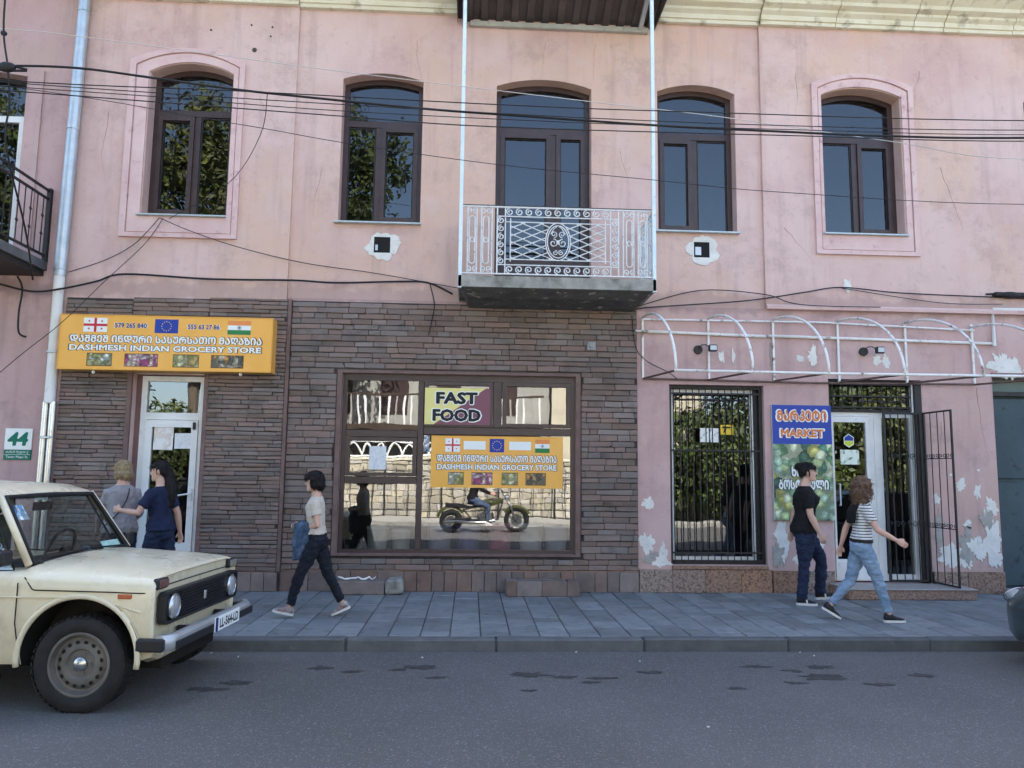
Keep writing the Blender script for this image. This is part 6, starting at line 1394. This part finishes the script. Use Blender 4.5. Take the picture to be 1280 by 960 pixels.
# ---- trees
BARK = pm('bark', (.10,.08,.06), (.15,.12,.09), 6, .95, .8, 14, stretch=(1,1,.25))
def leafmat(n, c1, c2):
    m = pm(n, c1, c2, 1.2, .6, 0, coord='P', isl=.35); b = m.node_tree.nodes['Principled BSDF']; b.inputs['Subsurface Weight'].default_value = 0
    return m
LEAF = [leafmat('leaf_deep', (.055,.085,.022), (.09,.12,.032)), leafmat('leaf_yellowish', (.095,.115,.03), (.13,.14,.045))]
def tree(x, y, H, spread, seed, lm, label, nl=5200, trunk=.22, low=.35):
    r = random.Random(seed); t = thing('leafy_tree', label, 'tree', (x, y, -.1), 0, 'trees across the street')
    tm = M(); top = Vector((r.uniform(-.4,.4), r.uniform(-.4,.4), H*.72)); tr = [Vector((0,0,0)), Vector((r.uniform(-.1,.1),r.uniform(-.1,.1),H*.25)), Vector((r.uniform(-.3,.3),r.uniform(-.3,.3),H*.5)), top]
    tm.tube(tr, [trunk,trunk*.8,trunk*.55,trunk*.2], 9); tips = []
    for i in range(22):
        f = r.uniform(low, 1.0); p = tr[0].lerp(top, f); a = r.uniform(0, 2*pi); l_ = spread*(1.15-.6*abs(f-.55))*r.uniform(.6,1); e = p+Vector((cos(a)*l_, sin(a)*l_, r.uniform(.1,.5)*l_+H*.06)); md = p.lerp(e,.5)+Vector((0,0,r.uniform(-.1,.3)))
        tm.tube([p, md, e], [trunk*.3*(1.2-f*.7),trunk*.16,trunk*.05], 5); tips += [e, md.lerp(e,.5), e+Vector((r.uniform(-.8,.8),r.uniform(-.8,.8),r.uniform(-.2,.9)))]
    tm.build('trunk', BARK, t)
    lv = M(); tips.append(top+Vector((0,0,H*.15)))
    cl = [(c, r.uniform(.55,1.15)*spread*.42) for c in tips]
    for i in range(nl):
        c, rad = r.choice(cl); d = Vector((r.gauss(0,1), r.gauss(0,1), r.gauss(0,.8))).normalized()*rad*r.uniform(.3,1)**.6; p = c+d
        n = (d.normalized()+Vector((r.uniform(-.8,.8),r.uniform(-.8,.8),r.uniform(-.2,1)))).normalized(); u = n.orthogonal().normalized(); u.rotate(Matrix.Rotation(r.uniform(0,6.3),3,n)); v = n.cross(u); s_ = r.uniform(.075,.15)
        lv.add([p-u*s_, p-v*s_*.5+n*s_*.1, p+u*s_, p+v*s_*.5+n*s_*.1], [(0,1,2,3)])
    lv.build('crown', LEAF[lm], t, kind='stuff')
for a in ((-14.5,-18.6,17.5,3.6,1,0,'tallest dark leafy tree across the street, farthest from the cream house'),(-10.4,-18.4,18.5,3.6,2,1,'tall yellowish green tree across the street between two darker trees'),(-6.2,-19.6,16.5,2.9,3,0,'tall dark tree rising behind the roof of grey house'),(-19,-20,15,3.3,4,1,'yellowish tree at the far end of the stone wall beyond the tallest tree')): tree(*a, nl=15000)
tree(-5.0,-18.0,18.0,2.35,21,0,'slender tall dark tree growing between grey house and stone wall', nl=9000, trunk=.14, low=.55)
for i, a in enumerate(((-9.6,-16.4,3.6,1.5,11,0),(-12.0,-16.3,4.0,1.6,12,0),(-14.4,-16.4,3.4,1.5,13,1))): tree(*a, ['dark shrubby tree next to the near end of iron fence','tallest shrubby tree in the row before the bare wall','yellowish shrubby tree at the end of the row before bare wall'][i], nl=6500, trunk=.08, low=.08)
for a in ((10.8,-18.6,6.6,2.1,5,0,'low dark tree beside the cream house'),(14.2,-19.0,7.2,2.3,6,0,'bushy dark tree second along from the cream house'),(18.2,-18.8,7.0,2.4,7,1,'yellowish bushy tree at the right end of the stone wall'),(22.5,-19.5,7.5,2.6,8,0,'dark tree standing beyond the end of the stone wall')): tree(*a, nl=8500, trunk=.15, low=.22)

for i, a in enumerate(((7.9,-16.3,4.2,1.35,31,0),(9.9,-16.4,3.8,1.4,32,0),(12.1,-16.3,4.4,1.5,33,0),(14.6,-16.4,3.9,1.5,34,1))): tree(*a, ['dark shrub tree shading the far wall nearest the cream house','squat dark shrub tree, second along the far wall from cream house','tall dark shrub tree, third along the far wall from cream house','yellowish shrub tree, last along the far wall past three dark ones'][i], nl=6000, trunk=.08, low=.05)
# ================================================================== motorcycle and rider waiting across the road (mirrored in the shop window)
BK = thing('motorcycle', 'olive green cruiser motorcycle with chrome engine on the road', 'motorcycle', (.33,-11.6,-.12))
OLV = pm('olive_paint', (.05,.06,.016), (.07,.08,.022), 4, .3, coat=.5)
def mwheel(x, R, w):
    m = M(); m.tube([(x+(R-w)*cos(2*pi*i/40),0,R+(R-w)*sin(2*pi*i/40)) for i in range(40)], w, 10, closed=True); t = m.build('wheel', RUB, BK, True)
    m = M(); m.tube([(x+(R-2*w)*cos(2*pi*i/40),0,R+(R-2*w)*sin(2*pi*i/40)) for i in range(40)], .018, 8, closed=True); m.build('rim', CHR, t, True)
    for i in range(20): a = 2*pi*i/20; m = M(); m.tube([(x+.05*cos(a),.03*(-1)**i,R+.05*sin(a)),(x+(R-2*w)*cos(a),0,R+(R-2*w)*sin(a))], .004, 4); m.build('spoke', CHR, t)
    m = M(); m.lathe([(.001,-.06),(.07,-.06),(.07,.06),(.001,.06)], (x,0,R), 'y', 16); m.lathe([(.07,.065),(.14,.065),(.14,.07),(.07,.07)], (x,0,R), 'y', 20); m.build('hub', CHR, t)
mwheel(-.80,.325,.075); mwheel(.92,.33,.06)
def bt(name, path, r, mat, n=8): m = M(); m.tube(path, r, n); return m.build(name, mat, BK, True)
for s in (-1,1): bt('fork', [(.92,s*.09,.33),(.62,s*.09,.98)], .026, CHR); bt('swing_arm', [(-.80,s*.12,.33),(-.25,s*.12,.36)], .025, BPL); bt('frame_tube', [(.55,s*.04,.95),(.45,s*.14,.35),(-.25,s*.14,.33),(-.45,s*.12,.62),(-.1,s*.06,.72),(.5,s*.03,.85)], .019, BPL); bt('exhaust', [(.28,s*.14,.52),(.38,s*.16,.33),(-.1,s*.19,.28),(-1.0,s*.20,.30)], .036, CHR); bt('handlebar', [(.58,s*.05,1.0),(.54,s*.14,1.12),(.42,s*.38,1.16),(.32,s*.44,1.13)], .014, CHR); bt('mirror', [(.45,s*.32,1.16),(.47,s*.36,1.28)], .008, CHR); bt('foot_peg', [(.18,s*.12,.34),(.18,s*.30,.34)], .014, BPL)
m = M(); m.loft([[(x, y_*w_, z0+(z1-z0)*t_) for y_, t_ in ((0,0),(.8,.1),(1,.5),(.75,.9),(0,1),(-.75,.9),(-1,.5),(-.8,.1))] for (x,w_,z0,z1) in ((-.02,.07,.72,.80),(.06,.13,.70,.88),(.25,.16,.70,.93),(.42,.13,.74,.94),(.52,.06,.80,.92))]); m.build('tank', OLV, BK, 'auto')
m = M(); m.loft([[(x, y_*w_, z0+(z1-z0)*t_) for y_, t_ in ((0,0),(1,.1),(1,.7),(.6,1),(-.6,1),(-1,.7),(-1,.1))] for (x,w_,z0,z1) in ((-.95,.08,.70,.80),(-.6,.13,.68,.80),(-.3,.16,.64,.72),(-.05,.12,.68,.76),(.04,.07,.72,.80))]); m.build('saddle', BSH, BK, 'auto')
m = M(); m.box(-.12,.32,-.13,.13,.30,.52,c=.04); eng = m.build('engine', STEEL, BK)
for s_ in (-.32,.32):
    for i in range(8): m = M(); q = .13+.0; c_ = Vector((.10+s_*.0, 0, .50)); d_ = Vector((sin(s_*1.2),0,cos(s_*1.2))); p_ = c_+d_*(.03+i*.026); u_ = Vector((d_.z,0,-d_.x)); m.add([p_+u_*a_*.085+Vector((0,b_*.085,0))+d_*e_ for e_ in (0,.012) for a_, b_ in ((-1,-1),(1,-1),(1,1),(-1,1))], [(3,2,1,0),(4,5,6,7),(0,1,5,4),(1,2,6,5),(2,3,7,6),(3,0,4,7)]); m.build('cylinder_fin', CHR, eng)
m = M(); m.lathe([(.001,-.17),(.10,-.17),(.11,-.15),(.11,.15),(.10,.17),(.001,.17)], (.02,0,.42), 'y', 20); m.build('crankcase', CHR, eng, 'auto')
for (x0_, R_a, a0, a1, w_) in ((-.80,.40,30,165,.09),(.92,.37,25,150,.07)):
    m = M(); rs = []
    for i in range(13): a = radians(a0+(a1-a0)*i/12); rs.append([(x0_+(R_a+dz)*cos(a), yy, .33+(R_a+dz)*sin(a)) for yy, dz in ((-w_,-.06),(-w_*.8,0),(0,.02),(w_*.8,0),(w_,-.06),(0,.012))])
    m.loft(rs); m.build('mudguard', OLV, BK, 'auto')
m = M(); m.lathe([(.001,-.08),(.06,-.07),(.085,0),(.085,.02),(.07,.04),(.001,.05)], (.66,0,.97), 'x', 18); m.build('headlamp', CHR, BK, 'auto')
RD, ir = person('motorcycle rider in dark jacket and blue jeans astride the olive motorcycle', (.07,-11.6,-.12), 0, 1.80, ((72,78),(72,78)), ((46,14,30,6),(46,14,30,6)), 8, (0,0), BLKC, DENIM, hair=None, shoes=(WSOLE, WSOLE), sleeve=1.95, hem=-.04, girth=1.05, splay=(16,16), foot=(0,0), seat=.84, group='people on the road', cuff=.9)
m = M(); q = M(); q.ell((0,0,0), (.15,.13,.15), 20, 14); m.add([ir['hp'](p[0]-.005, p[1], p[2]+.02) for p in q.v if True], q.f)
BK.scale = (1.1,1.1,1.1); RD.scale = RD.scale*1.1
hm_ = m.build('helmet', pm('helmet_paint',(.02,.02,.022),None,rough=.25,coat=.5), RD, True)
